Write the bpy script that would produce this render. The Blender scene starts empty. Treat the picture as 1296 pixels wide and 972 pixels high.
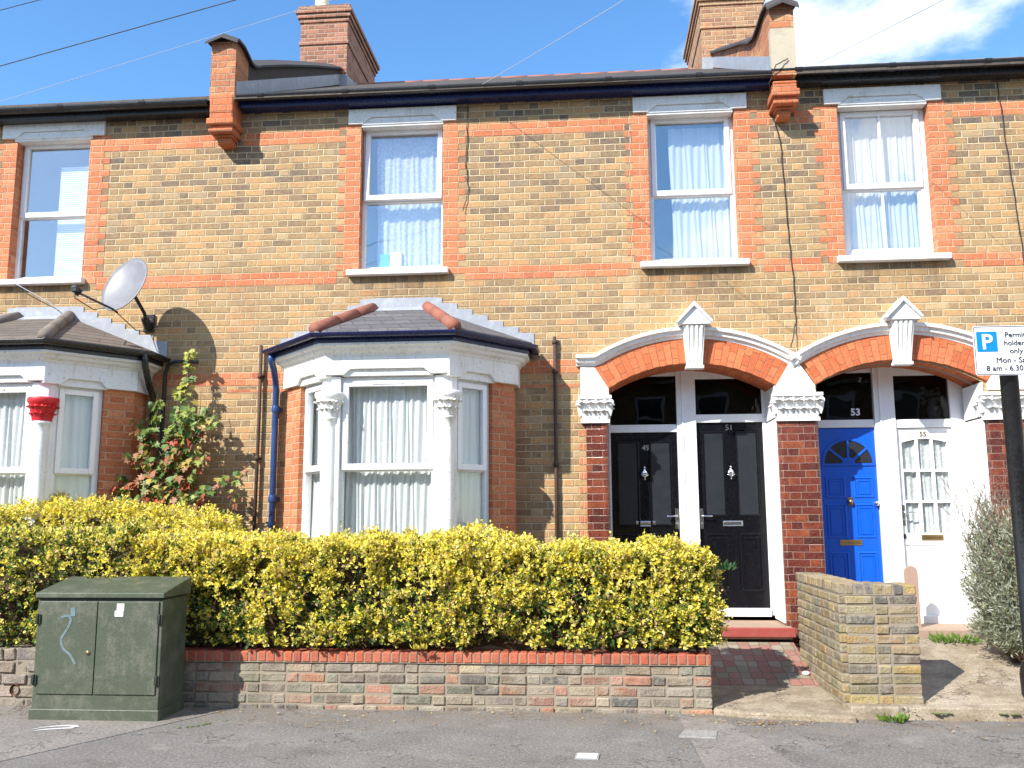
import bpy, bmesh, math, random
import numpy as np
from mathutils import Vector, Matrix, noise
from mathutils.geometry import tessellate_polygon
R = math.radians
random.seed(7); rng = np.random.default_rng(7)
S = bpy.context.scene
# ---------------------------------------------------------------- camera
cam = bpy.data.cameras.new('camera'); camo = bpy.data.objects.new('camera', cam); S.collection.objects.link(camo)
cam.sensor_width = 36; cam.lens = 1142/1296*36; cam.clip_end = 3000; cam.clip_start = 0.05
def cam_matrix(pitch, yaw, roll, loc):
    Yw = Matrix(((math.cos(yaw),0,math.sin(yaw)),(0,1,0),(-math.sin(yaw),0,math.cos(yaw))))
    Pt = Matrix(((1,0,0),(0,math.cos(pitch),math.sin(pitch)),(0,-math.sin(pitch),math.cos(pitch))))
    Rl = Matrix(((math.cos(roll),-math.sin(roll),0),(math.sin(roll),math.cos(roll),0),(0,0,1)))
    M = Rl @ Pt @ Yw
    r = Vector((M[0][0], M[0][2], -M[0][1])); u = Vector((-M[1][0], -M[1][2], M[1][1])); b = Vector((-M[2][0], -M[2][2], M[2][1]))
    return Matrix(((r.x,u.x,b.x,loc[0]),(r.y,u.y,b.y,loc[1]),(r.z,u.z,b.z,loc[2]),(0,0,0,1)))
camo.matrix_world = cam_matrix(R(8.55), R(4.9), R(-.26), (0,-9.6,1.55))
S.camera = camo
# ---------------------------------------------------------------- sky, sun, exposure
SUN_AZ, SUN_EL = 219.5, 38.5          # clockwise from +Y
w = bpy.data.worlds.new('World'); S.world = w; w.use_nodes = True
nt = w.node_tree; nt.nodes.clear()
def N(t, ty, **k):
    n = t.nodes.new(ty)
    for a, v in k.items(): setattr(n, a, v)
    return n
out = N(nt,'ShaderNodeOutputWorld'); bg = N(nt,'ShaderNodeBackground'); sky = N(nt,'ShaderNodeTexSky')
sky.sky_type = 'NISHITA'; sky.sun_disc = False; sky.sun_elevation = R(SUN_EL); sky.sun_rotation = R(SUN_AZ)
sky.air_density = 1.0; sky.dust_density = .25; sky.ozone_density = 2.2
bg.inputs[1].default_value = .105
tc = N(nt,'ShaderNodeTexCoord'); sep = N(nt,'ShaderNodeSeparateXYZ'); nt.links.new(tc.outputs['Generated'], sep.inputs[0])
nz = N(nt,'ShaderNodeTexNoise'); nz.inputs['Scale'].default_value = 4.2; nz.inputs['Detail'].default_value = 9; nz.inputs['Roughness'].default_value = .58
mp = N(nt,'ShaderNodeMapping'); mp.inputs['Scale'].default_value = (1,1,2.2); mp.inputs['Location'].default_value = (3.1,.4,.35)
nt.links.new(tc.outputs['Generated'], mp.inputs[0]); nt.links.new(mp.outputs[0], nz.inputs[0])
ma = N(nt,'ShaderNodeMath', operation='MULTIPLY_ADD'); ma.inputs[1].default_value = 1.3; ma.inputs[2].default_value = -.13
nt.links.new(sep.outputs['X'], ma.inputs[0])
cl = N(nt,'ShaderNodeMath', operation='MINIMUM'); cl.inputs[1].default_value = .15; nt.links.new(ma.outputs[0], cl.inputs[0])
ad = N(nt,'ShaderNodeMath', operation='ADD'); nt.links.new(nz.outputs['Fac'], ad.inputs[0]); nt.links.new(cl.outputs[0], ad.inputs[1])
rp = N(nt,'ShaderNodeMapRange', interpolation_type='SMOOTHSTEP'); rp.inputs['From Min'].default_value = .52; rp.inputs['From Max'].default_value = .72
rp.inputs['To Max'].default_value = .85
nt.links.new(ad.outputs[0], rp.inputs['Value'])
mx = N(nt,'ShaderNodeMix', data_type='RGBA'); nt.links.new(rp.outputs[0], mx.inputs['Factor'])
hs = N(nt,'ShaderNodeHueSaturation'); hs.inputs['Saturation'].default_value = 1.22; hs.inputs['Value'].default_value = 1.6
nt.links.new(sky.outputs[0], hs.inputs['Color']); nt.links.new(hs.outputs[0], mx.inputs[6]); mx.inputs[7].default_value = (8.2,8.5,9.0,1)
nt.links.new(mx.outputs[2], bg.inputs[0]); nt.links.new(bg.outputs[0], out.inputs[0])
sl = bpy.data.lights.new('sun','SUN'); sl.energy = 5.0; sl.angle = R(.5); sl.color = (1,.95,.87)
so = bpy.data.objects.new('sun', sl); S.collection.objects.link(so)
d = Vector((math.sin(R(SUN_AZ))*math.cos(R(SUN_EL)), math.cos(R(SUN_AZ))*math.cos(R(SUN_EL)), math.sin(R(SUN_EL))))
so.rotation_euler = d.to_track_quat('Z','Y').to_euler(); so.location = d*30
S.view_settings.view_transform = 'Standard'; S.view_settings.look = 'None'; S.view_settings.gamma = 1
S.view_settings.exposure = .82
S.render.engine = 'CYCLES'
# ---------------------------------------------------------------- node helpers
class G:
    def __init__(s, tree): s.t = tree
    def n(s, ty, **k): return N(s.t, ty, **k)
    def put(s, sock, v):
        if v is None: return
        if hasattr(v, 'is_output'): s.t.links.new(v, sock)
        else: sock.default_value = v
    def m(s, op, a, b=None, c=None):
        n = s.n('ShaderNodeMath', operation=op)
        for i, v in enumerate((a,b,c)): s.put(n.inputs[i], v) if v is not None else None
        return n.outputs[0]
    def mix(s, f, a, b, blend='MIX'):
        n = s.n('ShaderNodeMix', data_type='RGBA', blend_type=blend)
        s.put(n.inputs['Factor'], f); s.put(n.inputs[6], a); s.put(n.inputs[7], b); return n.outputs[2]
    def noise(s, vec, scale, detail=4, rough=.55, out='Fac'):
        n = s.n('ShaderNodeTexNoise'); s.put(n.inputs['Vector'], vec); n.inputs['Scale'].default_value = scale
        n.inputs['Detail'].default_value = detail; n.inputs['Roughness'].default_value = rough; return n.outputs[out]
    def rng(s, v, a, b, c=0., d=1.):
        n = s.n('ShaderNodeMapRange'); s.put(n.inputs['Value'], v)
        for k, x in zip(('From Min','From Max','To Min','To Max'), (a,b,c,d)): n.inputs[k].default_value = x
        return n.outputs[0]
    def ramp(s, v, stops, interp='LINEAR'):
        n = s.n('ShaderNodeValToRGB'); cr = n.color_ramp; cr.interpolation = interp
        while len(cr.elements) < len(stops): cr.elements.new(.5)
        for e, (p, c) in zip(cr.elements, stops): e.position = p; e.color = (*c, 1)
        s.put(n.inputs[0], v); return n.outputs[0]
    def xyz(s, v):
        n = s.n('ShaderNodeSeparateXYZ'); s.put(n.inputs[0], v); return n.outputs
    def comb(s, x, y, z=0.):
        n = s.n('ShaderNodeCombineXYZ')
        for i, v in enumerate((x,y,z)): s.put(n.inputs[i], v)
        return n.outputs[0]
    def bump(s, h, strength=.5, dist=.005, nrm=None):
        n = s.n('ShaderNodeBump'); n.inputs['Strength'].default_value = strength; n.inputs['Distance'].default_value = dist
        s.put(n.inputs['Height'], h); s.put(n.inputs['Normal'], nrm) if nrm is not None else None; return n.outputs[0]
def newmat(name):
    m = bpy.data.materials.new(name); m.use_nodes = True; t = m.node_tree; t.nodes.clear()
    g = G(t); o = g.n('ShaderNodeOutputMaterial'); p = g.n('ShaderNodeBsdfPrincipled'); t.links.new(p.outputs[0], o.inputs[0])
    g.p = p; g.o = o; return m, g
def pos(g): return g.n('ShaderNodeNewGeometry').outputs['Position']
def paint(name, col, rough=.45, dirt=.25, dirtcol=None, scale=3., bump=.15, metal=0., spec=.5, coat=0., streak=0.):
    m, g = newmat(name); P = pos(g)
    a = g.noise(P, scale, 6, .65); b = g.noise(P, scale*9, 4, .6)
    f = g.rng(g.m('ADD', g.m('MULTIPLY', a, .7), g.m('MULTIPLY', b, .3)), .48, .72)
    dc = dirtcol or tuple(c*.55 for c in col)
    c = g.mix(g.m('MULTIPLY', f, dirt), (*col,1), (*dc,1))
    if streak:
        mpn = g.n('ShaderNodeMapping'); mpn.inputs['Scale'].default_value = (26,26,2.2); g.put(mpn.inputs[0], P)
        sn = g.noise(mpn.outputs[0], 1., 4, .6); c = g.mix(g.m('MULTIPLY', g.m('MULTIPLY', g.rng(sn, .5, .7), g.rng(a, .42, .6)), streak), c, (*dc,1))
        c = g.mix(g.m('MULTIPLY', g.rng(g.noise(P, 45, 2), .66, .70), streak), c, (*[k*.6 for k in dc],1))
    g.put(g.p.inputs['Base Color'], c); g.p.inputs['Metallic'].default_value = metal
    g.put(g.p.inputs['Roughness'], g.rng(b, .3, .7, max(.02,rough-.1), min(1,rough+.12)))
    g.p.inputs['Specular IOR Level'].default_value = spec; g.p.inputs['Coat Weight'].default_value = coat
    if bump: g.put(g.p.inputs['Normal'], g.bump(g.m('ADD', b, a), bump, .003))
    return m
def brick_nodes(g, U, V, course, P, joint=.010, hdr=True, ph=0.):
    """Flemish bond: returns (brick mask, random value, random2)"""
    wob = g.m('MULTIPLY', g.m('SUBTRACT', g.noise(P, 22, 3), .5), .006)
    wob2 = g.m('MULTIPLY', g.m('SUBTRACT', g.noise(P, 1.3, 2), .5), .02)
    V2 = g.m('ADD', V, g.m('ADD', wob, wob2)); U2 = g.m('ADD', U, wob)
    rowf = g.m('DIVIDE', V2, course); row = g.m('FLOOR', rowf); fv = g.m('SUBTRACT', rowf, row)
    odd = g.m('MODULO', g.m('ABSOLUTE', row), 2.)
    PR = .3375
    uu = g.m('ADD', g.m('DIVIDE', U2, PR), g.m('ADD', g.m('MULTIPLY', odd, .5), ph)); cell = g.m('FLOOR', uu)
    fu = g.m('MULTIPLY', g.m('SUBTRACT', uu, cell), PR)
    isH = g.m('GREATER_THAN', fu, .225)
    lo = g.m('MULTIPLY', isH, .225); hi = g.m('ADD', .225, g.m('MULTIPLY', isH, .1125))
    du = g.m('MINIMUM', g.m('SUBTRACT', fu, lo), g.m('SUBTRACT', hi, fu))
    dv = g.m('MULTIPLY', g.m('MINIMUM', fv, g.m('SUBTRACT', 1., fv)), course)
    dd = g.m('MINIMUM', du, dv)
    mask = g.rng(dd, joint*.28, joint*.72)
    wn = g.n('ShaderNodeTexWhiteNoise', noise_dimensions='3D')
    g.put(wn.inputs[0], g.comb(g.m('ADD', g.m('MULTIPLY', cell, 2.), isH), row, 1.7))
    return mask, wn.outputs['Value'], wn.outputs['Color'], isH
def brick_mat(name, stops, mortar, course=.0757, joint=.010, u='auto', dirt=(.12,.10,.08), dirtamt=.5, rough=.85, spec=.3, bump=.9, ph=0., mort2=None, topdark=0., vary=.72, stains=()):
    m, g = newmat(name); geo = g.n('ShaderNodeNewGeometry'); P = geo.outputs['Position']; x, y, z = g.xyz(P)
    nx = g.m('ABSOLUTE', g.xyz(geo.outputs['True Normal'])[0]); side = g.m('GREATER_THAN', nx, .8)
    if u == 'uv':
        uvn = g.n('ShaderNodeTexCoord').outputs['UV']; ux, uy, _ = g.xyz(uvn); U, V = ux, uy
    else:
        U = g.m('ADD', g.m('MULTIPLY', x, g.m('SUBTRACT', 1., side)), g.m('MULTIPLY', g.m('ADD', y, .11), side)); V = z
    mask, rv, rc, isH = brick_nodes(g, U, V, course, P, joint, ph=ph)
    fine = g.noise(P, 90, 4, .65); med = g.noise(P, 14, 5, .6); big = g.noise(P, 1.1, 6, .62)
    v = g.m('ADD', g.m('MULTIPLY_ADD', rv, vary, .5-vary*.5), g.m('MULTIPLY', g.m('SUBTRACT', med, .5), .75))
    v = g.m('ADD', v, g.m('MULTIPLY', g.m('SUBTRACT', big, .5), .35))
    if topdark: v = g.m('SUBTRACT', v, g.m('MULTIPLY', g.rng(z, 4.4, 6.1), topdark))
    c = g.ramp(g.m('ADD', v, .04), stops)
    c = g.mix(g.rng(fine, .35, .75, 0., .35), c, tuple(0 for _ in range(3))+(1,), 'MULTIPLY') if False else g.mix(g.rng(fine, .47, .70, 0., .6), c, (*dirt,1))
    c = g.mix(g.rng(g.noise(P, 38, 3, .6), .50, .66, 0., .6), c, g.mix(1., c, (.60,.54,.48,1), 'MULTIPLY'))
    if stains:
        r1, r2, r3 = g.xyz(rc); c = g.mix(g.rng(r1, .70, .9, 0, .22), c, (.48,.23,.09,1)); c = g.mix(g.rng(r2, .8, .95, 0, .25), c, (.48,.39,.24,1)); c = g.mix(1., c, (1.10,1.11,1.13,1), 'MULTIPLY')
    mo = g.mix(g.rng(med, .35, .65), (*mortar,1), (*(mort2 or tuple(k*.7 for k in mortar)),1))
    c = g.mix(mask, mo, c)
    c = g.mix(g.m('MULTIPLY', g.rng(big, .52, .75), dirtamt), c, (*dirt,1))
    if stains:
        mpn = g.n('ShaderNodeMapping'); mpn.inputs['Scale'].default_value = (14,14,1.3); g.put(mpn.inputs[0], P); sn = g.noise(mpn.outputs[0], 1., 5, .65)
        tot = None
        for a_, b_ in stains:
            mm = g.m('MULTIPLY', g.rng(x, a_-.08, a_+.1), g.rng(x, b_+.08, b_-.1)); tot = mm if tot is None else g.m('ADD', tot, mm)
        sm_ = g.m('MULTIPLY', g.m('MULTIPLY', tot, g.m('MULTIPLY', g.rng(z, 3.82, 4.2), g.m('LESS_THAN', z, 4.25))), g.rng(sn, .35, .62, .25, .85))
        c = g.mix(sm_, c, g.mix(1., c, (.46,.43,.42,1), 'MULTIPLY'))
        run = g.m('MULTIPLY', g.rng(sn, .56, .70), g.rng(z, 4.8, 6.2, .15, .6)); c = g.mix(run, c, g.mix(1., c, (.5,.46,.42,1), 'MULTIPLY'))
        eff = g.m('MULTIPLY', g.rng(g.noise(P, 3.3, 5, .7), .58, .70, 0, .45), g.rng(z, 4.6, 3.2)); c = g.mix(eff, c, (.58,.50,.36,1))
    g.put(g.p.inputs['Base Color'], c); g.p.inputs['Specular IOR Level'].default_value = spec
    g.put(g.p.inputs['Roughness'], g.rng(fine, .3, .7, rough-.1, min(1,rough+.1)))
    h = g.m('ADD', g.m('MULTIPLY', mask, 1.), g.m('ADD', g.m('MULTIPLY', fine, .35), g.m('MULTIPLY', med, .5)))
    h = g.m('ADD', h, g.m('MULTIPLY', rv, .35))
    g.put(g.p.inputs['Normal'], g.bump(h, bump, .006))
    return m
def attr_mat(name, rough=.85, spec=.3, trans=0., bumpsc=40, bump=.5, bloom=.72):
    m, g = newmat(name); a = g.n('ShaderNodeAttribute', attribute_name='Col'); P = pos(g)
    n1 = g.noise(P, bumpsc, 4, .65); n2 = g.noise(P, bumpsc*.25, 4, .6)
    c = g.mix(g.rng(n2, .3, .7, 0, .6), a.outputs['Color'], g.mix(1., a.outputs['Color'], (.62,.58,.52,1), 'MULTIPLY'))
    c = g.mix(g.rng(n1, .5, .8, 0, .5), c, g.mix(1., c, (.55,.52,.48,1), 'MULTIPLY'))
    if not trans: c = g.mix(g.rng(g.noise(P, 9, 5, .7), .47, .62, 0, bloom), c, (.30,.265,.205,1)); c = g.mix(g.rng(g.noise(P, 3, 5, .7), .52, .7, 0, .5), c, (.10,.095,.075,1))
    if trans:
        c = a.outputs['Color']
        tr = g.n('ShaderNodeBsdfTranslucent'); g.put(tr.inputs[0], c); mxs = g.n('ShaderNodeMixShader'); mxs.inputs[0].default_value = trans
        g.t.links.new(g.p.outputs[0], mxs.inputs[1]); g.t.links.new(tr.outputs[0], mxs.inputs[2]); g.t.links.new(mxs.outputs[0], g.o.inputs[0])
    else:
        g.put(g.p.inputs['Normal'], g.bump(g.m('ADD', n1, n2), bump, .006))
    g.put(g.p.inputs['Base Color'], c); g.p.inputs['Roughness'].default_value = rough; g.p.inputs['Specular IOR Level'].default_value = spec
    return m
def glass_mat(name, tint=(.9,.93,.95), refl=.1, rough=.01):
    m, g = newmat(name); g.t.nodes.remove(g.p)
    tr = g.n('ShaderNodeBsdfTransparent'); tr.inputs[0].default_value = (*tint,1)
    gl = g.n('ShaderNodeBsdfGlossy'); gl.inputs['Roughness'].default_value = rough; gl.inputs[0].default_value = (1,1,1,1)
    lw = g.n('ShaderNodeLayerWeight'); lw.inputs[0].default_value = .5
    wv = g.noise(pos(g), 1.7, 2); g.put(gl.inputs['Normal'], g.bump(wv, .25, .01))
    f = g.m('MULTIPLY_ADD', g.m('POWER', lw.outputs['Facing'], 5.), .9, refl+.02); mxs = g.n('ShaderNodeMixShader'); g.put(mxs.inputs[0], f)
    g.t.links.new(tr.outputs[0], mxs.inputs[1]); g.t.links.new(gl.outputs[0], mxs.inputs[2]); g.t.links.new(mxs.outputs[0], g.o.inputs[0])
    return m
def fabric_mat(name, col, trans=.4, pattern=0.):
    m, g = newmat(name); P = pos(g)
    d_ = g.n('ShaderNodeBsdfDiffuse'); t_ = g.n('ShaderNodeBsdfTranslucent'); tp = g.n('ShaderNodeBsdfTransparent')
    n = g.noise(P, 30, 3); c = g.mix(g.rng(n,.3,.7,0,.25), (*col,1), (*[k*.85 for k in col],1))
    g.put(d_.inputs[0], c); g.put(t_.inputs[0], c)
    a = g.n('ShaderNodeMixShader'); a.inputs[0].default_value = trans; g.t.links.new(d_.outputs[0], a.inputs[1]); g.t.links.new(t_.outputs[0], a.inputs[2])
    b = g.n('ShaderNodeMixShader'); g.t.links.new(a.outputs[0], b.inputs[1]); g.t.links.new(tp.outputs[0], b.inputs[2])
    if pattern:
        v = g.n('ShaderNodeTexVoronoi'); v.inputs['Scale'].default_value = 26; g.put(v.inputs['Vector'], P)
        g.put(b.inputs[0], g.rng(g.m('ADD', v.outputs['Distance'], g.m('MULTIPLY', g.noise(P, 60, 2), .4)), .45, .75, .02, pattern))
    else: b.inputs[0].default_value = .04
    g.t.links.new(b.outputs[0], g.o.inputs[0]); g.t.nodes.remove(g.p); return m
# ---------------------------------------------------------------- mesh builder
def basis(o, u, v=None):
    """frame with x along u (horizontal), z up, y into the building"""
    u = Vector(u).normalized(); z = Vector((0,0,1)); y = z.cross(u)
    return Matrix(((u.x,y.x,0,o[0]),(u.y,y.y,0,o[1]),(u.z,y.z,1,o[2]),(0,0,0,1)))
ID = Matrix.Identity(4)
class MB:
    def __init__(s, T=ID): s.v=[]; s.f=[]; s.T=T; s.uv=None; s.sm=[]
    def add(s, vs, fs, T=None, smooth=False):
        b = len(s.v); M = s.T if T is None else s.T @ T
        s.v += [M @ Vector(p) for p in vs]; s.f += [tuple(b+i for i in f) for f in fs]; s.sm += [smooth]*len(fs); return s
    def box(s, x0, x1, y0, y1, z0, z1, T=None):
        return s.add([(x0,y0,z0),(x1,y0,z0),(x1,y1,z0),(x0,y1,z0),(x0,y0,z1),(x1,y0,z1),(x1,y1,z1),(x0,y1,z1)],
              [(0,1,5,4),(1,2,6,5),(2,3,7,6),(3,0,4,7),(4,5,6,7),(3,2,1,0)], T)
    def prism(s, pts, y0, y1, T=None):      # polygon in x,z extruded along y
        n = len(pts); tri = tessellate_polygon([[Vector((p[0],p[1],0)) for p in pts]])
        vs = [(p[0],y0,p[1]) for p in pts]+[(p[0],y1,p[1]) for p in pts]
        fs = [tuple(t) for t in tri]+[tuple(n+i for i in reversed(t)) for t in tri]+[(i,(i+1)%n,n+(i+1)%n,n+i) for i in range(n)]
        return s.add(vs, fs, T)
    def slab(s, pts, z0, z1, T=None):       # polygon in x,y extruded along z
        n = len(pts); tri = tessellate_polygon([[Vector((p[0],p[1],0)) for p in pts]])
        z0 = z0 if isinstance(z0,(list,tuple)) else [z0]*n; z1 = z1 if isinstance(z1,(list,tuple)) else [z1]*n
        vs = [(p[0],p[1],z0[i]) for i,p in enumerate(pts)]+[(p[0],p[1],z1[i]) for i,p in enumerate(pts)]
        fs = [tuple(n+i for i in t) for t in tri]+[tuple(reversed(t)) for t in tri]+[(i,(i+1)%n,n+(i+1)%n,n+i) for i in range(n)]
        return s.add(vs, fs, T)
    def tube(s, pts, r, seg=8, cap=True, T=None):
        pts = [Vector(p) for p in pts]; rs = r if isinstance(r,(list,tuple)) else [r]*len(pts); vs=[]; fs=[]
        up = Vector((0,0,1)); 
        for i, p in enumerate(pts):
            t = (pts[min(i+1,len(pts)-1)]-pts[max(i-1,0)]).normalized()
            a = t.cross(up); a = a.normalized() if a.length > .05 else Vector((1,0,0)); b = t.cross(a).normalized()
            if i and a.dot(pa) < 0: a = -a; b = -b
            pa = a
            vs += [p + (a*math.cos(2*math.pi*k/seg)+b*math.sin(2*math.pi*k/seg))*rs[i] for k in range(seg)]
        for i in range(len(pts)-1):
            fs += [(i*seg+k, i*seg+(k+1)%seg, (i+1)*seg+(k+1)%seg, (i+1)*seg+k) for k in range(seg)]
        if cap: fs += [tuple(range(seg)), tuple((len(pts)-1)*seg+k for k in reversed(range(seg)))]
        return s.add(vs, fs, T, smooth=True)
    def lathe(s, prof, c=(0,0,0), seg=20, T=None, sy=1.):   # prof: (r,z)
        vs=[]; fs=[]
        for r, z in prof: vs += [(c[0]+r*math.cos(2*math.pi*k/seg), c[1]+sy*r*math.sin(2*math.pi*k/seg), c[2]+z) for k in range(seg)]
        for i in range(len(prof)-1): fs += [(i*seg+k, i*seg+(k+1)%seg, (i+1)*seg+(k+1)%seg, (i+1)*seg+k) for k in range(seg)]
        fs += [tuple(reversed(range(seg))), tuple((len(prof)-1)*seg+k for k in range(seg))]
        return s.add(vs, fs, T, smooth=True)
    def ball(s, c, r, seg=8, T=None):
        rx, ry, rz = r if isinstance(r,tuple) else (r,r,r)
        prof=[(math.sin(math.pi*i/seg), -math.cos(math.pi*i/seg)) for i in range(1,seg)]
        vs=[]; n=seg*2
        for a,b in prof: vs += [(c[0]+rx*a*math.cos(2*math.pi*k/n), c[1]+ry*a*math.sin(2*math.pi*k/n), c[2]+rz*b) for k in range(n)]
        fs=[]
        for i in range(len(prof)-1): fs += [(i*n+k, i*n+(k+1)%n, (i+1)*n+(k+1)%n, (i+1)*n+k) for k in range(n)]
        fs += [tuple(reversed(range(n))), tuple((len(prof)-1)*n+k for k in range(n))]
        return s.add(vs, fs, T, smooth=True)
    def ring(s, x0, x1, z0, z1, wd, yo, ym, yi=None, T=None):   # moulded frame facing -y
        yi = yo if yi is None else yi
        def rc(i, y): return [(x0+i,y,z0+i),(x1-i,y,z0+i),(x1-i,y,z1-i),(x0+i,y,z1-i)]
        vs = rc(0,yo)+rc(wd*.3,ym)+rc(wd*.7,ym)+rc(wd,yi); fs=[]
        for l in range(3): fs += [(l*4+k, l*4+(k+1)%4, l*4+4+(k+1)%4, l*4+4+k) for k in range(4)]
        return s.add(vs, fs, T)
    def frame(s, x0, x1, z0, z1, wd, y0, y1, T=None, b=None, t=None):   # four bars
        b = wd if b is None else b; t = wd if t is None else t
        s.box(x0,x0+wd,y0,y1,z0,z1,T); s.box(x1-wd,x1,y0,y1,z0,z1,T)
        s.box(x0+wd,x1-wd,y0,y1,z0,z0+b,T); return s.box(x0+wd,x1-wd,y0,y1,z1-t,z1,T)
    def sweep(s, path, prof, closed=False, T=None):   # path: list of (pos, out dir, up dir); prof: (a,b) closed polygon
        n=len(prof); vs=[]; fs=[]
        for p,o,u in path:
            p=Vector(p);o=Vector(o);u=Vector(u); vs += [p+o*a+u*b for a,b in prof]
        for i in range(len(path)-1): fs += [(i*n+k, i*n+(k+1)%n, (i+1)*n+(k+1)%n, (i+1)*n+k) for k in range(n)]
        fs += [tuple(reversed(range(n))), tuple((len(path)-1)*n+k for k in range(n))]
        return s.add(vs, fs, T)
    def build(s, name, mat, parent=None, bev=0., uv=None, kind=None):
        me = bpy.data.meshes.new(name); me.from_pydata([tuple(p) for p in s.v], [], s.f); me.update()
        o = bpy.data.objects.new(name, me); S.collection.objects.link(o); me.materials.append(M[mat] if isinstance(mat,str) else mat)
        me.polygons.foreach_set('use_smooth', s.sm)
        if parent: par(o, parent)
        bm = bmesh.new(); bm.from_mesh(me); bmesh.ops.recalc_face_normals(bm, faces=bm.faces); bm.to_mesh(me); bm.free()
        if bev:
            b = o.modifiers.new('bevel','BEVEL'); b.width = bev; b.segments = 2; b.limit_method = 'ANGLE'; b.angle_limit = R(40)
        if kind: o['kind'] = kind
        return o
def par(o, p):
    o.parent = p
    o.matrix_parent_inverse = Matrix.Identity(4) if p.parent else Matrix.Translation(-Vector(p.location))
def tag(o, label, cat=None, group=None):
    o['label'] = label
    if cat: o['category'] = cat
    if group: o['group'] = group
    return o
def thing(name, label, cat, loc=(0,0,0), group=None):
    o = bpy.data.objects.new(name, None); S.collection.objects.link(o); o.location = loc; o.empty_display_size = .2
    return tag(o, label, cat, group)
def fast_mesh(name, verts, faces, mat, parent=None, col=None, smooth=False):
    me = bpy.data.meshes.new(name); nv=len(verts); nf=len(faces); k=faces.shape[1]
    me.vertices.add(nv); me.vertices.foreach_set('co', verts.astype(np.float32).ravel())
    me.loops.add(nf*k); me.loops.foreach_set('vertex_index', faces.astype(np.int32).ravel())
    me.polygons.add(nf); me.polygons.foreach_set('loop_start', np.arange(0,nf*k,k,dtype=np.int32)); me.update(calc_edges=True); me.validate()
    if smooth: me.polygons.foreach_set('use_smooth', np.ones(nf,bool))
    if col is not None:
        a = me.color_attributes.new('Col','FLOAT_COLOR','POINT'); c = np.ones((nv,4),np.float32); c[:,:3]=col; a.data.foreach_set('color', c.ravel())
    o = bpy.data.objects.new(name, me); S.collection.objects.link(o); me.materials.append(M[mat])
    if parent: par(o, parent)
    return o
# ---------------------------------------------------------------- materials
M = {}
stock = [(0,(.11,.088,.07)),(.14,(.18,.125,.08)),(.3,(.26,.17,.088)),(.5,(.345,.222,.105)),(.68,(.41,.265,.118)),(.84,(.40,.22,.10)),(1,(.46,.335,.17))]
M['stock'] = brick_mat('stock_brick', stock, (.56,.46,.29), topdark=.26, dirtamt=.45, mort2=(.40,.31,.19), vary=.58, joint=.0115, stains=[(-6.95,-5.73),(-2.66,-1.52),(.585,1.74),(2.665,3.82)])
M['red'] = brick_mat('red_brick', [(0,(.34,.11,.055)),(.3,(.49,.165,.075)),(.7,(.56,.20,.09)),(1,(.58,.28,.14))], (.60,.38,.24), dirt=(.28,.10,.06), dirtamt=.25, ph=.21)
M['redarch'] = brick_mat('arch_brick', [(0,(.40,.10,.04)),(.4,(.58,.14,.05)),(1,(.66,.20,.08))], (.42,.17,.09), u='uv', joint=.007, dirt=(.25,.10,.06), dirtamt=.3)
M['glazed'] = brick_mat('glazed_brick', [(0,(.05,.012,.010)),(.35,(.10,.018,.013)),(.7,(.155,.028,.016)),(1,(.30,.075,.025))], (.26,.17,.12), joint=.007, rough=.22, spec=.6, dirtamt=.15, bump=.45, ph=.1)
M['chim'] = brick_mat('chimney_brick', [(0,(.12,.06,.045)),(.4,(.28,.115,.07)),(1,(.42,.19,.12))], (.36,.27,.2), dirtamt=.5, joint=.015)
M['chim2'] = brick_mat('yellow_chimney_brick', [(0,(.20,.10,.07)),(.35,(.32,.16,.09)),(.7,(.40,.24,.13)),(1,(.44,.17,.075))], (.50,.38,.25), dirtamt=.3, joint=.012)
M['white'] = paint('white_masonry_paint', (.80,.80,.785), .7, .3, (.50,.46,.38), 3.5, .7, streak=.8)
M['bluewhite'] = paint('pale_blue_grey_paint', (.74,.77,.80), .65, .3, (.48,.48,.44), 3.5, .6, streak=.8)
M['upvc'] = paint('white_plastic', (.82,.83,.84), .3, .15, (.55,.54,.5), 2, .03, streak=.2)
M['gloss'] = paint('white_gloss_paint', (.80,.80,.80), .35, .12, None, 4, .1)
M['sill'] = paint('stone_sill_paint', (.80,.78,.76), .7, .45, (.36,.31,.25), 6, .5, streak=.5)
M['lintel'] = paint('grey_white_lintel_paint', (.74,.745,.73), .75, .5, (.42,.37,.31), 4, .5, streak=.5)
M['navy'] = paint('navy_gloss', (.007,.012,.065), .28, .3, (.02,.03,.06), 6, .05)
M['blackpl'] = paint('black_gutter', (.018,.018,.02), .3, .5, (.05,.05,.05), 7, .08)
M['pipeblue'] = paint('blue_pipe_paint', (.02,.06,.20), .35, .4, (.05,.07,.12), 9, .1)
M['brown'] = paint('rusty_pipe', (.055,.03,.022), .7, .5, (.1,.05,.03), 15, .3)
M['cable'] = paint('cable', (.02,.02,.02), .6, 0, None, 3, 0)
M['palecable'] = paint('pale_cable', (.34,.38,.44), .6, 0, None, 3, 0)
M['lead'] = paint('lead_flashing', (.27,.29,.325), .5, .7, (.48,.50,.54), 9, .3)
M['terra'] = paint('terracotta', (.27,.095,.06), .8, .5, (.2,.1,.07), 12, .4)
M['greytile'] = paint('grey_hip_tile', (.20,.165,.14), .85, .6, (.1,.085,.075), 10, .5)
M['cement'] = paint('cement', (.42,.37,.28), .9, .6, (.25,.2,.14), 8, .6)
M['blackdoor'] = paint('black_door', (.004,.004,.006), .2, .1, (.008,.008,.012), 3, .02, spec=.35)
M['bluedoor'] = paint('blue_door', (.0,.09,.55), .38, .5, (.02,.085,.36), 5, .15, streak=.3)
M['whitedoor'] = paint('white_door', (.80,.80,.79), .35, .12, None, 5, .06)
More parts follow.
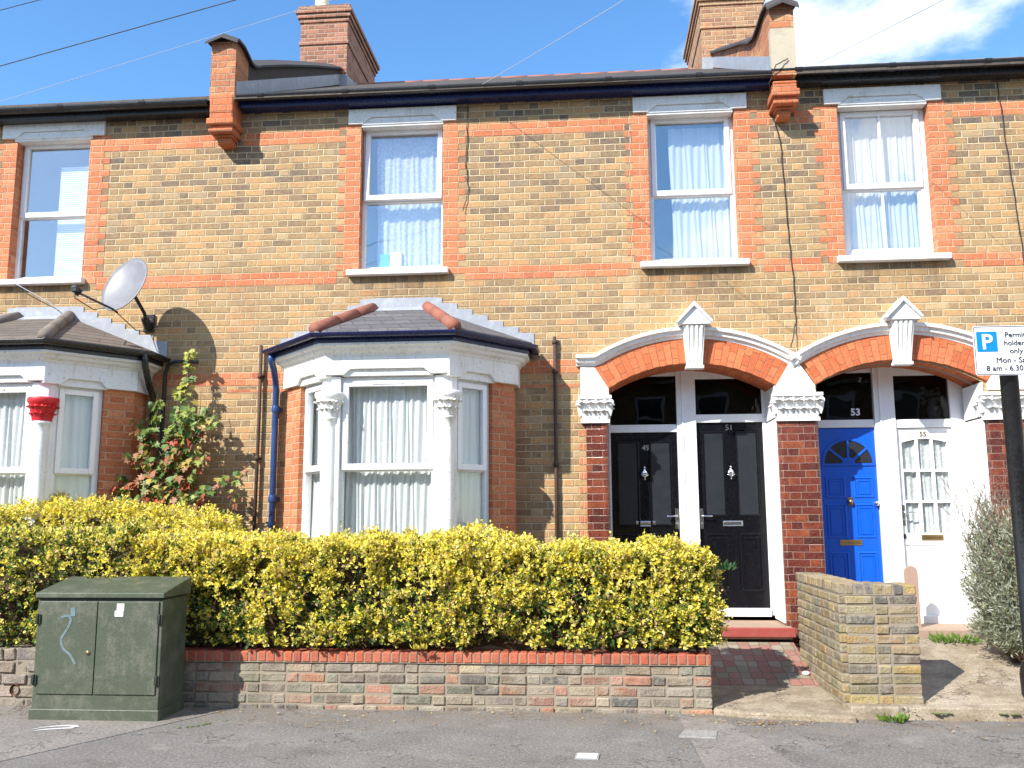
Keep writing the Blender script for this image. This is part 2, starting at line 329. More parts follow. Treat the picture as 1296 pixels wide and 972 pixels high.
M['chrome'] = paint('chrome', (.8,.8,.8), .15, .1, None, 5, 0, metal=1)
M['brass'] = paint('brass', (.45,.3,.14), .35, .3, None, 9, 0, metal=1)
M['redpaint'] = paint('red_paint', (.55,.02,.03), .45, .35, (.35,.03,.03), 14, .3)
M['stepred'] = paint('red_step_paint', (.30,.055,.045), .6, .5, (.3,.16,.11), 9, .4)
M['stepstone'] = paint('step_stone', (.34,.24,.17), .8, .6, (.22,.17,.13), 9, .4)
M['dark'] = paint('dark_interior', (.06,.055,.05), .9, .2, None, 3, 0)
M['room'] = paint('room_wall', (.42,.40,.36), .9, .2, None, 3, 0)
M['glass'] = glass_mat('window_glass', tint=(.95,.97,.98), refl=.17)
M['glasslow'] = glass_mat('bay_glass', tint=(.95,.97,.97), refl=.03)
M['darkglass'] = glass_mat('dark_glass', (.45,.45,.46), refl=.0)
M['net'] = fabric_mat('net_curtain', (.92,.93,.93), .30)
M['lace'] = fabric_mat('lace_curtain', (.93,.93,.93), .28, .22)
M['blindm'] = paint('blind_slat', (.8,.8,.78), .5, 0, None, 3, 0)
M['leaf'] = attr_mat('leaf', .5, .35, trans=.34)
M['twig'] = paint('twig', (.16,.10,.065), .85, .5, (.28,.2,.14), 20, 0)
M['core'] = paint('hedge_core', (.06,.042,.022), 1, .5, (.10,.075,.04), 14, 0)
M['stone'] = attr_mat('wall_brick', .9, .2, bumpsc=55, bump=1.6)
M['coping'] = attr_mat('coping_brick', .85, .25, bumpsc=55, bump=.8, bloom=.12)
M['mortar'] = paint('lime_mortar', (.25,.21,.155), .95, .6, (.22,.19,.15), 14, .9)
M['signw'] = paint('sign_white', (.74,.76,.80), .35, .05, None, 3, 0)
M['signb'] = paint('sign_blue', (.0,.20,.72), .35, .05, None, 3, 0)
M['ink'] = paint('sign_black', (.02,.02,.025), .5, 0, None, 3, 0)
M['poleb'] = paint('black_pole', (.008,.008,.009), .3, .4, (.03,.03,.03), 8, .1)
M['greencab'] = paint('green_cabinet_paint', (.056,.072,.046), .5, 1.0, (.13,.13,.10), 7, .25, streak=.6)
M['cabdark'] = paint('cabinet_gap', (.012,.02,.012), .6, 0, None, 3, 0)
M['graf'] = paint('pale_blue_spray', (.12,.18,.20), .6, 1., (.06,.08,.06), 40, 0, streak=.6)
M['covermetal'] = paint('dirty_cover_metal', (.28,.27,.25), .6, .7, (.10,.09,.08), 22, .5)
M['paper'] = paint('paper', (.75,.76,.76), .8, .2, None, 30, 0)
M['galv'] = paint('galvanised', (.36,.37,.37), .5, .5, (.22,.22,.22), 30, .5, metal=.3)
M['dishm'] = paint('dish_grey', (.155,.16,.175), .45, .25, (.4,.4,.42), 8, .05)
M['wood'] = paint('weathered_wood', (.36,.24,.18), .85, .4, None, 20, .4)
M['yellow'] = paint('yellow_paint', (.75,.6,.2), .5, 0, None, 3, 0)
M['teal'] = paint('teal', (.1,.45,.4), .5, 0, None, 3, 0)
def roof_mat(name, ca, cb, course=.14, wid=.25, relief=1.):
    m, g = newmat(name); P = pos(g); x,y,z = g.xyz(P)
    b = g.n('ShaderNodeTexBrick'); b.inputs['Scale'].default_value = 1; b.inputs['Brick Width'].default_value = wid; b.inputs['Row Height'].default_value = course
    b.inputs['Mortar Size'].default_value = .004; b.inputs['Color1'].default_value = (*ca,1); b.inputs['Color2'].default_value = (*cb,1); b.inputs['Mortar'].default_value = (.01,.01,.01,1)
    nx = g.m('ABSOLUTE', g.xyz(g.n('ShaderNodeNewGeometry').outputs['True Normal'])[0]); 
    g.put(b.inputs['Vector'], g.comb(g.m('ADD', x, g.m('MULTIPLY', y, .4)), z, 0.))
    n = g.noise(P, 12, 5, .65)
    c = g.mix(g.rng(n,.4,.7,0,.6), b.outputs['Color'], (*[k*.5 for k in ca],1)); g.put(g.p.inputs['Base Color'], c)
    g.p.inputs['Roughness'].default_value = .8
    fr = g.m('SUBTRACT', 1., g.m('FRACT', g.m('DIVIDE', z, course)))
    g.put(g.p.inputs['Normal'], g.bump(g.m('ADD', g.m('MULTIPLY', fr, relief), g.m('MULTIPLY', n, .5)), .7, .02)); return m
M['slate'] = roof_mat('slate', (.10,.10,.11), (.15,.145,.15), .085, .3)
M['rooftile'] = roof_mat('brown_roof_tile', (.055,.045,.036), (.085,.068,.052), .12, .25)
M['baytile'] = roof_mat('brown_interlocking_tile', (.12,.098,.08), (.17,.14,.115), .06, .9, 2.)
def ground_mat(name, ca, cb, speck, sc=130, patchcol=None):
    m, g = newmat(name); P = pos(g); a = g.noise(P, sc*.45, 4, .85); b = g.noise(P, 2.2, 6, .65); c_ = g.noise(P, .8, 5, .6); d_ = g.noise(P, 35, 4, .7)
    c = g.mix(g.rng(b, .35, .68), (*ca,1), (*cb,1))
    c = g.mix(g.rng(a, .54, .62, 0, .75), c, (*speck,1))
    c = g.mix(g.rng(a, .46, .38, 0, .7), c, (*[k*.35 for k in ca],1))
    c = g.mix(g.rng(g.m('MULTIPLY', c_, d_), .28, .42, 0, .55), c, (*(patchcol or [k*.6 for k in ca]),1))
    v = g.n('ShaderNodeTexVoronoi'); v.inputs['Scale'].default_value = 9; g.put(v.inputs['Vector'], P)
    c = g.mix(g.m('MULTIPLY', g.rng(v.outputs['Distance'], .05, .03), g.rng(g.noise(P, 7, 2), .52, .56)), c, (.42,.36,.28,1))
    yy = g.xyz(P)[1]
    c = g.mix(g.m('MULTIPLY', g.rng(yy, -2.75, -2.0), g.rng(g.noise(P, 5, 5, .7), .42, .62, 0, .75)), c, (.17,.125,.08,1))
    st = g.noise(P, 1.7, 7, .75); c = g.mix(g.rng(st, .56, .64, 0, .45), c, g.mix(1., c, (.55,.53,.5,1), 'MULTIPLY')); c = g.mix(g.rng(st, .44, .36, 0, .35), c, (.30,.27,.235,1))
    vc = g.n('ShaderNodeTexVoronoi', feature='DISTANCE_TO_EDGE'); vc.inputs['Scale'].default_value = .75
    wv = g.n('ShaderNodeVectorMath', operation='ADD'); g.put(wv.inputs[0], P); g.t.links.new(g.noise(P, 4, 5, .7, out='Color'), wv.inputs[1]); g.put(vc.inputs['Vector'], wv.outputs[0])
    crk = g.m('MULTIPLY', g.rng(vc.outputs['Distance'], .011, .003), g.rng(b, .45, .55)); c = g.mix(crk, c, (.03,.027,.024,1))
    g.put(g.p.inputs['Base Color'], c); g.p.inputs['Roughness'].default_value = .92
    g.put(g.p.inputs['Normal'], g.bump(g.m('ADD', a, g.m('MULTIPLY', d_, .6)), .7, .006)); return m
M['asphalt'] = ground_mat('pavement_asphalt', (.13,.121,.11), (.185,.171,.155), (.36,.34,.31), sc=110, patchcol=(.09,.084,.076))
M['asphalt2'] = ground_mat('dark_asphalt_patch', (.115,.11,.105), (.155,.147,.14), (.32,.305,.285), sc=110)
M['paleconc'] = ground_mat('pale_concrete_patch', (.17,.152,.135), (.235,.21,.185), (.36,.33,.30), sc=110, patchcol=(.13,.11,.09))
M['flag'] = ground_mat('worn_stone_flag', (.30,.245,.17), (.38,.32,.235), (.46,.40,.31), 110, (.22,.18,.12))
M['earth'] = ground_mat('garden_soil', (.07,.05,.035), (.1,.08,.05), (.16,.13,.1), 60)
M['grassfar'] = ground_mat('far_ground', (.1,.1,.09), (.13,.13,.12), (.2,.2,.19), 40)
def tile_mat():
    m, g = newmat('scalloped_tile'); P = pos(g); x,y,z = g.xyz(P)
    v = g.n('ShaderNodeTexVoronoi'); v.inputs['Scale'].default_value = 9.5; v.inputs['Randomness'].default_value = .25; g.put(v.inputs['Vector'], g.comb(x, g.m('MULTIPLY', y, .8), 0.))
    r = g.xyz(v.outputs['Color'])[0]
    c = g.ramp(r, [(0,(.28,.13,.10)),(.4,(.27,.15,.115)),(.55,(.23,.20,.14)),(.75,(.29,.25,.19)),(.9,(.30,.165,.13))], 'CONSTANT')
    v2 = g.n('ShaderNodeTexVoronoi', feature='DISTANCE_TO_EDGE'); v2.inputs['Scale'].default_value = 9.5; v2.inputs['Randomness'].default_value = .25; g.put(v2.inputs['Vector'], g.comb(x, g.m('MULTIPLY', y, .8), 0.))
    c = g.mix(g.rng(v2.outputs['Distance'], .04, .02), c, (.09,.08,.06,1)); n = g.noise(P, 25, 4, .7)
    c = g.mix(g.rng(n,.5,.75,0,.5), c, (.26,.22,.17,1)); g.put(g.p.inputs['Base Color'], c); g.p.inputs['Roughness'].default_value = .75
    g.put(g.p.inputs['Normal'], g.bump(g.m('ADD', n, g.rng(v2.outputs['Distance'], 0, .05)), .5, .006)); return m
M['tiles'] = tile_mat()
# ================================================================ SETTING
def struct(o, kind='structure'): o['kind'] = kind; return o
struct(MB().box(-400,400,-300,500,-.5,-.135).build('ground','grassfar'))
struct(MB().box(-60,60,-12.5,-5.3,-.134,-.12).build('road','asphalt'))
struct(MB().box(-60,60,-5.3,-5.15,-.2,.004).build('kerb','flag', bev=.01))
struct(MB().box(-60,60,-5.15,-.0,-.3,0.).build('pavement','asphalt'))
# patches of newer and older surfacing, thin sheets on the pavement
def sheet(name, pts, z, mat, t=.004):
    return struct(MB().slab(pts, z-t*.9, z).build(name, mat))
sheet('pale_pavement_strip', [(-9,-1.96),(-3.0,-1.96),(-3.10,-2.2),(-3.45,-2.9),(-4.6,-5.1),(-9,-5.1)], .004, 'paleconc')
if False: sheet('dark_pavement_patch', [(-3.0,-2.5),(.62,-2.35),(.68,-5.1),(-4.4,-5.1),(-3.40,-2.95)], .004, 'asphalt2')
sheet('pale_trench_patch', [(.66,-2.08),(.98,-2.08),(1.6,-5.1),(.72,-5.1)], .008, 'paleconc')
def sloped(name, x0, x1, y0, z0, y1, z1, mat, base=-.2, n=1):
    return struct(MB().slab([(x0,y0),(x1,y0),(x1,y1),(x0,y1)], base, [z0,z0,z1,z1]).build(name, mat, bev=.012))
struct(MB().slab([(.955,-1.97),(1.3,-2.10),(2.0,-2.20),(2.03,-1.9),(2.0,-1.12),(.955,-1.12)], -.1, [.045,.05,.05,.06,.085,.085]).build('threshold_slab','flag', bev=.02))
sloped('tiled_path', .955, 2.0, -1.12, .08, -.10, .33, 'tiles')
sloped('concrete_path', 2.24, 7.0, -1.93, .10, -.28, .40, 'flag')
sloped('front_step_kerb', 2.0, 7.0, -2.06, .095, -1.93, .10, 'flag')
sloped('garden_soil', -9.0, .93, -1.75, .36, 0, .36, 'earth')
# ================================================================ BRICK WALLS OF REAL BRICKS
def brickwork(name, T, L, H, D, stops, parent, fmat='stone', course=.084, bl=.225, joint=.011, jit=.004, front=True, back=True, ends=True, mortar='mortar', seedv=1, top=None):
    """wall in local frame: x 0..L, y 0..D, z 0..H; bricks as chamfered blocks on a mortar core"""
    rg = random.Random(seedv); V=[]; F=[]; Cc=[]
    core = MB(T).box(joint*.8, L-joint*.8, joint*.85, D-joint*.85, 0, H-.002)
    core.build('mortar_bed', mortar, parent)
    def block(a0,a1,b0,b1,c0,c1,col):
        ch=.009; j=lambda: rg.uniform(-jit,jit)*.5
        b=len(V); pts=[]
        for (x,y,z) in [(a0,b0,c0),(a1,b0,c0),(a1,b1,c0),(a0,b1,c0),(a0,b0,c1),(a1,b0,c1),(a1,b1,c1),(a0,b1,c1)]: pts.append(Vector((x+j(),y+j(),z+j())))
        c = sum(pts, Vector())/8
        # chamfer: three vertices per corner
        for p in pts:
            sx = 1 if p.x<c.x else -1; sy = 1 if p.y<c.y else -1; sz = 1 if p.z<c.z else -1
            V.append(T@(p+Vector((0,sy*ch,sz*ch)))); V.append(T@(p+Vector((sx*ch,0,sz*ch)))); V.append(T@(p+Vector((sx*ch,sy*ch,0))))
            Cc.extend([col]*3)
        i=lambda k,q: b+k*3+q
        for q,fs in ((0,((0,3,7,4),(1,5,6,2))),(1,((0,4,5,1),(3,2,6,7))),(2,((0,1,2,3),(4,7,6,5)))):
            for f in fs: F.append(tuple(i(k,q) for k in f))
        for e0,e1,qa,qb in ((0,1,1,2),(3,2,1,2),(4,5,1,2),(7,6,1,2),(0,3,0,2),(1,2,0,2),(4,7,0,2),(5,6,0,2),(0,4,0,1),(1,5,0,1),(2,6,0,1),(3,7,0,1)):
            F.append((i(e0,qa),i(e1,qa),i(e1,qb),i(e0,qb)))
        for k in range(8): F.append((i(k,0),i(k,1),i(k,2)))
    nrow = int(round(H/course))
    for r in range(nrow):
        z0=r*course+joint*.5; z1=(r+1)*course-joint*.5; x=0 if r%2==0 else -.1125; k=0
        while x < L-.01:
            ln = bl if (k+r)%2==0 or rg.random()<.25 else bl*.5
            x0=max(0,x); x1=min(L,x+ln)
            if L-x1 < .04: x1=L
            if x1-x0>.03:
                col = rg.choice(stops); s_=rg.uniform(.78,1.2); col=tuple(c*s_*rg.uniform(.94,1.06) for c in col)
                pr = rg.uniform(-jit,jit)
                if D > .26:
                    block(x0+joint*.5 if x0>0 else 0, x1-joint*.5 if x1<L else L, pr, .12, z0, z1, col)
                    block(x0+joint*.5 if x0>0 else 0, x1-joint*.5 if x1<L else L, D-.12, D+pr, z0, z1, col)
                else: block(x0+joint*.5 if x0>0 else 0, x1-joint*.5 if x1<L else L, pr, D+pr, z0, z1, col)
            x += ln; k+=1
    if top:     # row of bricks on edge
        h, cols, w_ = top; x=0
        while x < L-.02:
            x1=min(L,x+w_); 
            if L-x1 < .03: x1=L
            col=rg.choice(cols); s_=rg.uniform(.85,1.15)
            z0=H; block(x+joint*.3, x1-joint*.3, rg.uniform(-jit,jit)-.002, D+.002, z0+joint*.4, z0+h+rg.uniform(-jit,jit)*.6, tuple(c*s_ for c in col)); x=x1
        MB(T).box(.004,L-.004,.005,D-.005,H,H+h-.008).build('mortar_bed', mortar, parent)
    return fast_mesh2(name, V, F, fmat, parent, Cc)
def fast_mesh2(name, V, F, mat, parent, cols):
    me = bpy.data.meshes.new(name); me.from_pydata([tuple(v) for v in V], [], F); me.update()
    bm = bmesh.new(); bm.from_mesh(me); bmesh.ops.recalc_face_normals(bm, faces=bm.faces); bm.to_mesh(me); bm.free()
    a = me.color_attributes.new('Col','FLOAT_COLOR','POINT'); c=np.ones((len(V),4),np.float32); c[:,:3]=np.array(cols); a.data.foreach_set('color', c.ravel())
    o = bpy.data.objects.new(name, me); S.collection.objects.link(o); me.materials.append(M[mat])
    if parent: par(o, parent)
    return o
FW = [(.31,.26,.19),(.25,.215,.17),(.34,.20,.145),(.36,.30,.22),(.15,.135,.125),(.28,.255,.20),(.38,.20,.135),(.25,.235,.19),(.33,.29,.23),(.20,.18,.15),(.31,.27,.21)]
w1 = thing('garden_wall','low pinkish grey brick front wall with a red brick on edge coping under the golden hedge','garden wall',(-1.5,-1.95,0))
brickwork('brickwork', Matrix.Translation((-4.03,-1.95,-.045)), 4.98, .42, .22, FW, w1, seedv=4, jit=.006,
          mortar='mortar')
cop = MB(Matrix.Translation((0,0,0)))
RC = [(.42,.10,.055),(.46,.12,.06),(.38,.095,.06),(.44,.13,.075)]
w1c = brickwork('coping', Matrix.Translation((-4.03,-1.965,.375)), 4.98, 0.0, .235, RC, w1, fmat='coping', seedv=9, jit=.002, top=(.09,RC,.076), joint=.009)
w2 = thing('garden_wall','rough dark grey stone front wall left of the green cabinet','garden wall',(-6.5,-1.95,0))
brickwork('brickwork', Matrix.Translation((-9.0,-1.97,-.045)), 4.94, .52, .22, [(.20,.18,.16),(.26,.23,.19),(.16,.15,.14),(.30,.26,.21),(.22,.20,.17)], w2, course=.104, seedv=14, jit=.014)
MB().tube([(-4.93,-1.99,.13),(-4.93,-1.75,.13)], .045, 12, cap=False).tube([(-4.93,-1.985,.13),(-4.93,-1.8,.13)], .036, 12, cap=False).build('drain_pipe','terra', w2)
YB = [(.36,.27,.135),(.31,.24,.13),(.19,.165,.13),(.38,.275,.12),(.25,.21,.145),(.145,.135,.12),(.33,.26,.15),(.28,.225,.14)]
w3 = thing('divider_wall','low yellow and grey stock brick dividing wall with square end pier beside the path','garden wall',(2.3,-1.95,0))
brickwork('pier', Matrix.Translation((2.03,-1.95,.01)), .56, .925, .34, YB, w3, seedv=21, jit=.007, course=.077, top=(.085,YB,.076))
Ts = Matrix(((0,1,0,1.985),(-1,0,0,-.40),(0,0,1,.01),(0,0,0,1)))
brickwork('brickwork', Ts, 1.50, .935, .225, [(.28,.225,.13),(.25,.205,.125),(.20,.175,.125),(.29,.225,.115)], w3, seedv=22, jit=.004, course=.077, top=(.085,YB,.076))
# ================================================================ HOUSES
def poly_wall(name, outer, holes, mat, parent, y=0., flip=False):
    loops=[outer]+holes; tri = tessellate_polygon([[Vector((p[0],p[1],0)) for p in l] for l in loops])
    pts=[p for l in loops for p in l]; mb=MB(); mb.add([(p[0],y,p[1]) for p in pts], [tuple(t) for t in tri])
    return mb.build(name, mat, parent)
def reveal(name, hole, y0, y1, mat, parent, skip=()):
    mb=MB(); n=len(hole)
    for i in range(n):
        if i in skip: continue
        a,b=hole[i],hole[(i+1)%n]; mb.add([(a[0],y0,a[1]),(b[0],y0,b[1]),(b[0],y1,b[1]),(a[0],y1,a[1])],[(0,1,2,3)])
    return mb.build(name, mat, parent)
CRS=.0757
def arcpts(cx, cz, r, a0, a1, n=20): return [(cx+r*math.sin(R(a0+(a1-a0)*i/n)), cz+r*math.cos(R(a0+(a1-a0)*i/n))) for i in range(n+1)]
ACZ=1.565
def door_hole(x0, x1, cx, r=1.62):
    h=math.degrees(math.asin((x1-x0)/2/r)); a=arcpts((x0+x1)/2, ACZ+.005, r, h, -h, 18)
    return [(x0,.2),(x1,.2)]+a
def roofz(y): return 6.34+.54*(y+.25)
H = {}
RIDGE = {'left':.17,'mid':.05,'right':.12}
def house(key, label, x0, x1, holes, rooftop, fascia):
    h = thing('terraced_house', label, 'house', ((x0+x1)/2,0,0), 'brick terraced houses in a row'); H[key]=h
    outer=[(x0,-.1),(x1,-.1),(x1,6.34),(x0,6.34)]
    wl = poly_wall('wall', outer, [q[0] for q in holes], 'stock', h)
    poly_wall('inner_wall', outer, [q[0] for q in holes], 'room', h, .24)
    for hole, dpt, mat in holes:
        if mat: reveal('window_reveal', hole, 0, dpt, mat, h)
    # interior shell
    mb = MB()
    for a,b in ((x0+.02,x1-.02),):
        mb.add([(a,.245,.05),(b,.245,.05),(b,3.6,.05),(a,3.6,.05),(a,.245,3.25),(b,.245,3.25),(b,3.6,3.25),(a,3.6,3.25),(a,.245,3.3),(b,.245,3.3),(b,3.6,3.3),(a,3.6,3.3),(a,.245,6.3),(b,.245,6.3),(b,3.6,6.3),(a,3.6,6.3)],
               [(0,1,2,3),(4,5,6,7),(1,2,6,5),(0,3,7,4),(3,2,6,7),(8,9,10,11),(12,13,14,15),(9,10,14,13),(8,11,15,12),(11,10,14,15)])
    mb.build('interior', 'room', h)
    MB().box(x0,x1,4.0,9.6,-.1,6.3).build('rear_wall','stock',h)
    e0=-.27; yr=4.8; dz=RIDGE[key]
    rf = MB().add([(x0,e0,roofz(e0)),(x1,e0,roofz(e0)),(x1,yr,roofz(yr)-dz),(x0,yr,roofz(yr)-dz),(x0,9.9,roofz(e0)),(x1,9.9,roofz(e0)),
                   (x0,e0,roofz(e0)-.05),(x1,e0,roofz(e0)-.05),(x1,yr,roofz(yr)-.05-dz),(x0,yr,roofz(yr)-.05-dz)],
                  [(0,1,2,3),(3,2,5,4),(0,1,7,6),(6,7,8,9)]).build('roof', rooftop, h)
    # ridge tiles
    rd=MB(); x=x0
    while x < x1-.02:
        rd.tube([(x+.008,yr,roofz(yr)-.09-dz),(min(x+.44,x1)-.0,yr,roofz(yr)-.087-dz)], .10, 10); x+=.45
    rd.build('ridge_tiles', 'greytile' if fascia!='navy' else 'terra', rf)
    return h
def gutter(h, x0, x1, fascia, dz=0):
    MB().box(x0,x1,-.165,-.135,6.22+dz,6.33+dz).box(x0,x1,-.135,-.003,6.225+dz,6.24+dz).build('fascia', fascia, h, bev=.006)
    r=.06; prof=[(r*math.cos(R(a)), r*math.sin(R(a))) for a in range(180,361,15)]; prof += [(p[0]*.86,p[1]*.86) for p in reversed(prof)]
    mb=MB(); x=x0
    mb.sweep([((x0,-.225,6.335+dz),(0,1,0),(0,0,1)),((x1,-.225,6.325+dz),(0,1,0),(0,0,1))], prof)
    g = mb.build('gutter','blackpl',h)
    x=x0+.25
    while x<x1-.1:
        k=MB(); k.sweep([((x,-.225,6.335+dz),(0,1,0),(0,0,1)),((x+.07,-.225,6.335+dz),(0,1,0),(0,0,1))], [(p[0]*1.12,p[1]*1.12) for p in prof]); x+=.98
        if -7.6 < x < 5.4: k.build('gutter_bracket','blackpl',g)
def quoin(h, xe, side, z0, z1, L=.25, Sm=.17, par0=0, y=-.004):
    """toothed red brick edging; side -1 = extends to the left of xe"""
    mb=MB(); k0=math.floor(z0/CRS); z=k0*CRS; k=k0
    while k*CRS < z1-.001:
        a=max(z0,k*CRS); b=min(z1,(k+1)*CRS); wd = L if (k+par0)%2==0 else Sm
        xa,xb = (xe-wd,xe) if side<0 else (xe,xe+wd)
        if b-a>.004: mb.box(xa,xb,y,.0,a,b)
        k+=1
    return mb.build('brick_quoin','red',h)
def band(h, x0, x1, k0, n, y=-.0032):
    return MB().box(x0,x1,y,.0,k0*CRS,(k0+n)*CRS).build('brick_band','red',h)
def lintel(h, x0, x1, z0=6.03, z1=6.205, ear=.17, mat='lintel'):
    zc=z0-.04; c=.09
    o = MB().prism([(x0,z0),(x0+ear,z0),(x0+ear+c,z0+.075),(x1-ear-c,z0+.075),(x1-ear,z0),(x1,z0),(x1,z1),(x0,z1)], -.035, .02)
    o.box(x0+ear-.02,x1-ear+.02,-.012,.14,z0-.035,z0+.074)
    o.box(x0+ear-.02,x1-ear+.02,-.025,.10,z0-.012,z0+.02)
    return o.build('lintel',mat,h,bev=.005)
def window(h, T, W, z0, z1, zt, kind='casement', y0=0., glass='glass', mat='upvc', open_=0., fw=.055, bars=False, low='upper'):
    """frame with upper casement and fixed lower light, in frame T (x right, y in)"""
    o = MB(T).frame(0,W,z0,z1,fw,y0,y0+.07).box(fw,W-fw,y0+.003,y0+.067,zt-.035,zt+.0).build('window',mat,h,bev=.004)
    # upper sash
    sx0,sx1,sz0,sz1 = fw-.012,W-fw+.012,zt-.02,z1-fw+.015
    Tr = T
    if open_:
        Tr = T @ Matrix.Translation((0,y0-.02,sz1)) @ Matrix.Rotation(R(-open_),4,'X') @ Matrix.Translation((0,-(y0-.02),-sz1))
    sash = MB(Tr).frame(sx0,sx1,sz0,sz1,.055,y0-.022,y0+.03, b=.06).build('sash',mat,o,bev=.005)
    par_ = sash
    MB(Tr).box(sx0+.05,sx1-.05,y0+.008,y0+.014,sz0+.055,sz1-.05).build('pane',glass,par_)
    if open_==0 and kind=='casement': MB(Tr).box((sx0+sx1)/2-.16,(sx0+sx1)/2+.16,y0-.032,y0-.02,sz1-.035,sz1-.012).build('trickle_vent',mat,sash,bev=.003)
    MB(T).box(fw-.005,W-fw+.005,y0+.03,y0+.036,z0+fw-.005,zt-.03).build('pane',glass,o)
    if kind=='sash':
        MB(T).frame(fw-.005,W-fw+.005,z0+fw-.01,zt,.04,y0+.02,y0+.06).build('sash',mat,o,bev=.004)
    if bars:
        MB(T).box(W/2-.011,W/2+.011,y0-.012,y0+.02,zt+.03,z1-fw-.02).build('glazing_bar',mat,sash,bev=.003)
        MB(T).box(W/2-.011,W/2+.011,y0+.024,y0+.055,z0+fw+.02,zt-.03).build('glazing_bar',mat,o,bev=.003)
    return o
def sill(h, x0, x1, z=4.24, t=.07, pr=.085):
    return MB().add([(x0,-pr,z),(x1,-pr,z),(x1,.13,z),(x0,.13,z),(x0,-pr,z+t-.008),(x1,-pr,z+t-.008),(x1,.13,z+t+.02),(x0,.13,z+t+.02)],
        [(0,1,5,4),(1,2,6,5),(2,3,7,6),(3,0,4,7),(4,5,6,7),(3,2,1,0)]).build('sill','sill',h,bev=.008)
def curtain(label, x0, x1, y, z0, z1, mat='net', folds=14, amp=.025, T=ID, gather=None, seedv=0, name='net_curtain', cat='curtain', group='white net curtains behind the windows'):
    rg=np.random.default_rng(seedv); nx=folds*9; nz_=10; W=x1-x0
    t=np.linspace(0,1,nx+1); ph=np.cumsum(1+rg.normal(0,.35,nx+1).clip(-.6,.8)); ph=ph/ph[-1]*folds*2*math.pi
    am=amp*(.6+.8*rg.random(nx+1)); am=np.convolve(am,np.ones(9)/9,'same')
    V=[];F=[]
    for j in range(nz_+1):
        v=j/nz_
        for i in range(nx+1):
            u=t[i]; xx=x0+W*u
            V.append((xx+.012*math.sin(v*5+ph[i]*.3), y+am[i]*math.sin(ph[i])*(.75+.25*(1-v))+.008*math.sin(ph[i]*.37+v*4), z0+(z1-z0)*v))
    n=nx+1
    F=[(j*n+i,j*n+i+1,(j+1)*n+i+1,(j+1)*n+i) for j in range(nz_) for i in range(nx)]
    mb=MB(T); mb.add(V,F,smooth=True); o=mb.build(name,mat); mb=None
    return tag(o,label,cat,group)
# rectangular holes
def rect(a,b,c,d): return [(a,c),(b,c),(b,d),(a,d)]
DH1=door_hole(.205,1.955,1.08); DH2=door_hole(2.375,4.05,3.21,1.6)
hl = house('left','yellow brick terraced house at the left edge with a brown tiled bay and black gutter', -11.2,-4.09,
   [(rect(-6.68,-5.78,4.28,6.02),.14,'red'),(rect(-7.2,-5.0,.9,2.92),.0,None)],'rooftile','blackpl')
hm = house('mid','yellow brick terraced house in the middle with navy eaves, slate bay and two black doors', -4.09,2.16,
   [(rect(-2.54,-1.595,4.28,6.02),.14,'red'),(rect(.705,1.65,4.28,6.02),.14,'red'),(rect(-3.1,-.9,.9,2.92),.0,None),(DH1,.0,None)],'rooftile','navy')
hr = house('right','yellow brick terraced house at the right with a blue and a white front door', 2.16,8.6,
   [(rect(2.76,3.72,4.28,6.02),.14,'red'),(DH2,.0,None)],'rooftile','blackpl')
gutter(hl,-11.2,-4.27,'blackpl',-.03); gutter(hm,-3.93,2.02,'navy'); gutter(hr,2.02,8.6,'blackpl',.012)
# quoins and bands
def dress(h,x0,x1,p=0):
    quoin(h,x0,-1,4.24,6.03,par0=p); quoin(h,x1,1,4.24,6.03,par0=p+1)
dress(hl,-6.68,-5.775); dress(hm,-2.54,-1.59,1); dress(hm,.70,1.655); dress(hr,2.755,3.725,1)
k=55
for h,a,b,kk in ((hl,-5.6,-4.09,k),(hm,-4.09,-2.79,k),(hm,-1.34,.45,k),(hm,1.9,2.16,k),(hr,2.16,2.505,k),(hr,3.975,8.6,k),(hl,-11.2,-6.93,k)): band(h,a,b,kk,2)
k=77
for h,a,b in ((hl,-5.6,-4.27),(hm,-3.92,-2.79),(hm,-1.34,.45),(hm,1.9,2.04),(hr,2.3,2.505),(hr,3.975,8.6),(hl,-11.2,-6.93)): band(h,a,b,k,2)
for h,a,b,kk,n in ((hm,-4.09,-3.2,40,2),(hm,-.78,-.09,41,2),(hl,-4.85,-4.09,40,2)): band(h,a,b,kk,n)
for h,a,b in ((hm,-4.0,-3.2),(hm,-.78,-.1)): MB().box(a,b,-.004,.0,39*CRS-.004,39*CRS+.034).build('brick_band','red',h)
for h,a,b in ((hl,-6.86,-5.60),(hm,-2.685,-1.44),(hm,.545,1.79),(hr,2.62,3.86)): lintel(h,a,b)
for h,a,b in ((hl,-6.95,-5.73),(hm,-2.66,-1.52),(hm,.585,1.74),(hr,2.665,3.82)): sill(h,a,b)
def TT(x,y,z=0): return Matrix.Translation((x,y,z))
# upstairs windows
window(hl,TT(-6.70,.13),.95,4.325,6.05,5.12)
window(hm,TT(-2.555,.13),.98,4.325,6.05,5.17,open_=3.0)
window(hm,TT(.70,.13),.955,4.325,6.05,5.12)
window(hr,TT(2.755,.13),.965,4.325,6.05,5.12,kind='sash',mat='gloss',bars=True,fw=.075)
# lower sash frame emphasised on the fixed lights
curtain('white patterned net curtain behind the open upstairs window of the middle house',-2.40,-1.60,.26,4.36,5.96,'lace',11,.009,seedv=3)
curtain('bright white gathered curtain on the right of the upstairs window above the black doors',.96,1.66,.25,4.36,5.94,'net',11,.010,seedv=5)
curtain('plain white net curtain across the upstairs window with the central glazing bar',2.78,3.74,.25,4.36,6.0,'net',17,.010,seedv=8)
bl=MB()
for i in range(52): bl.box(-6.28,-5.72,.26,.285,4.40+i*.0265,4.40+i*.0265+.019)
tag(bl.build('window_blind','blindm'),'white slatted blind covering the right half of the upstairs window at the left edge','blind')
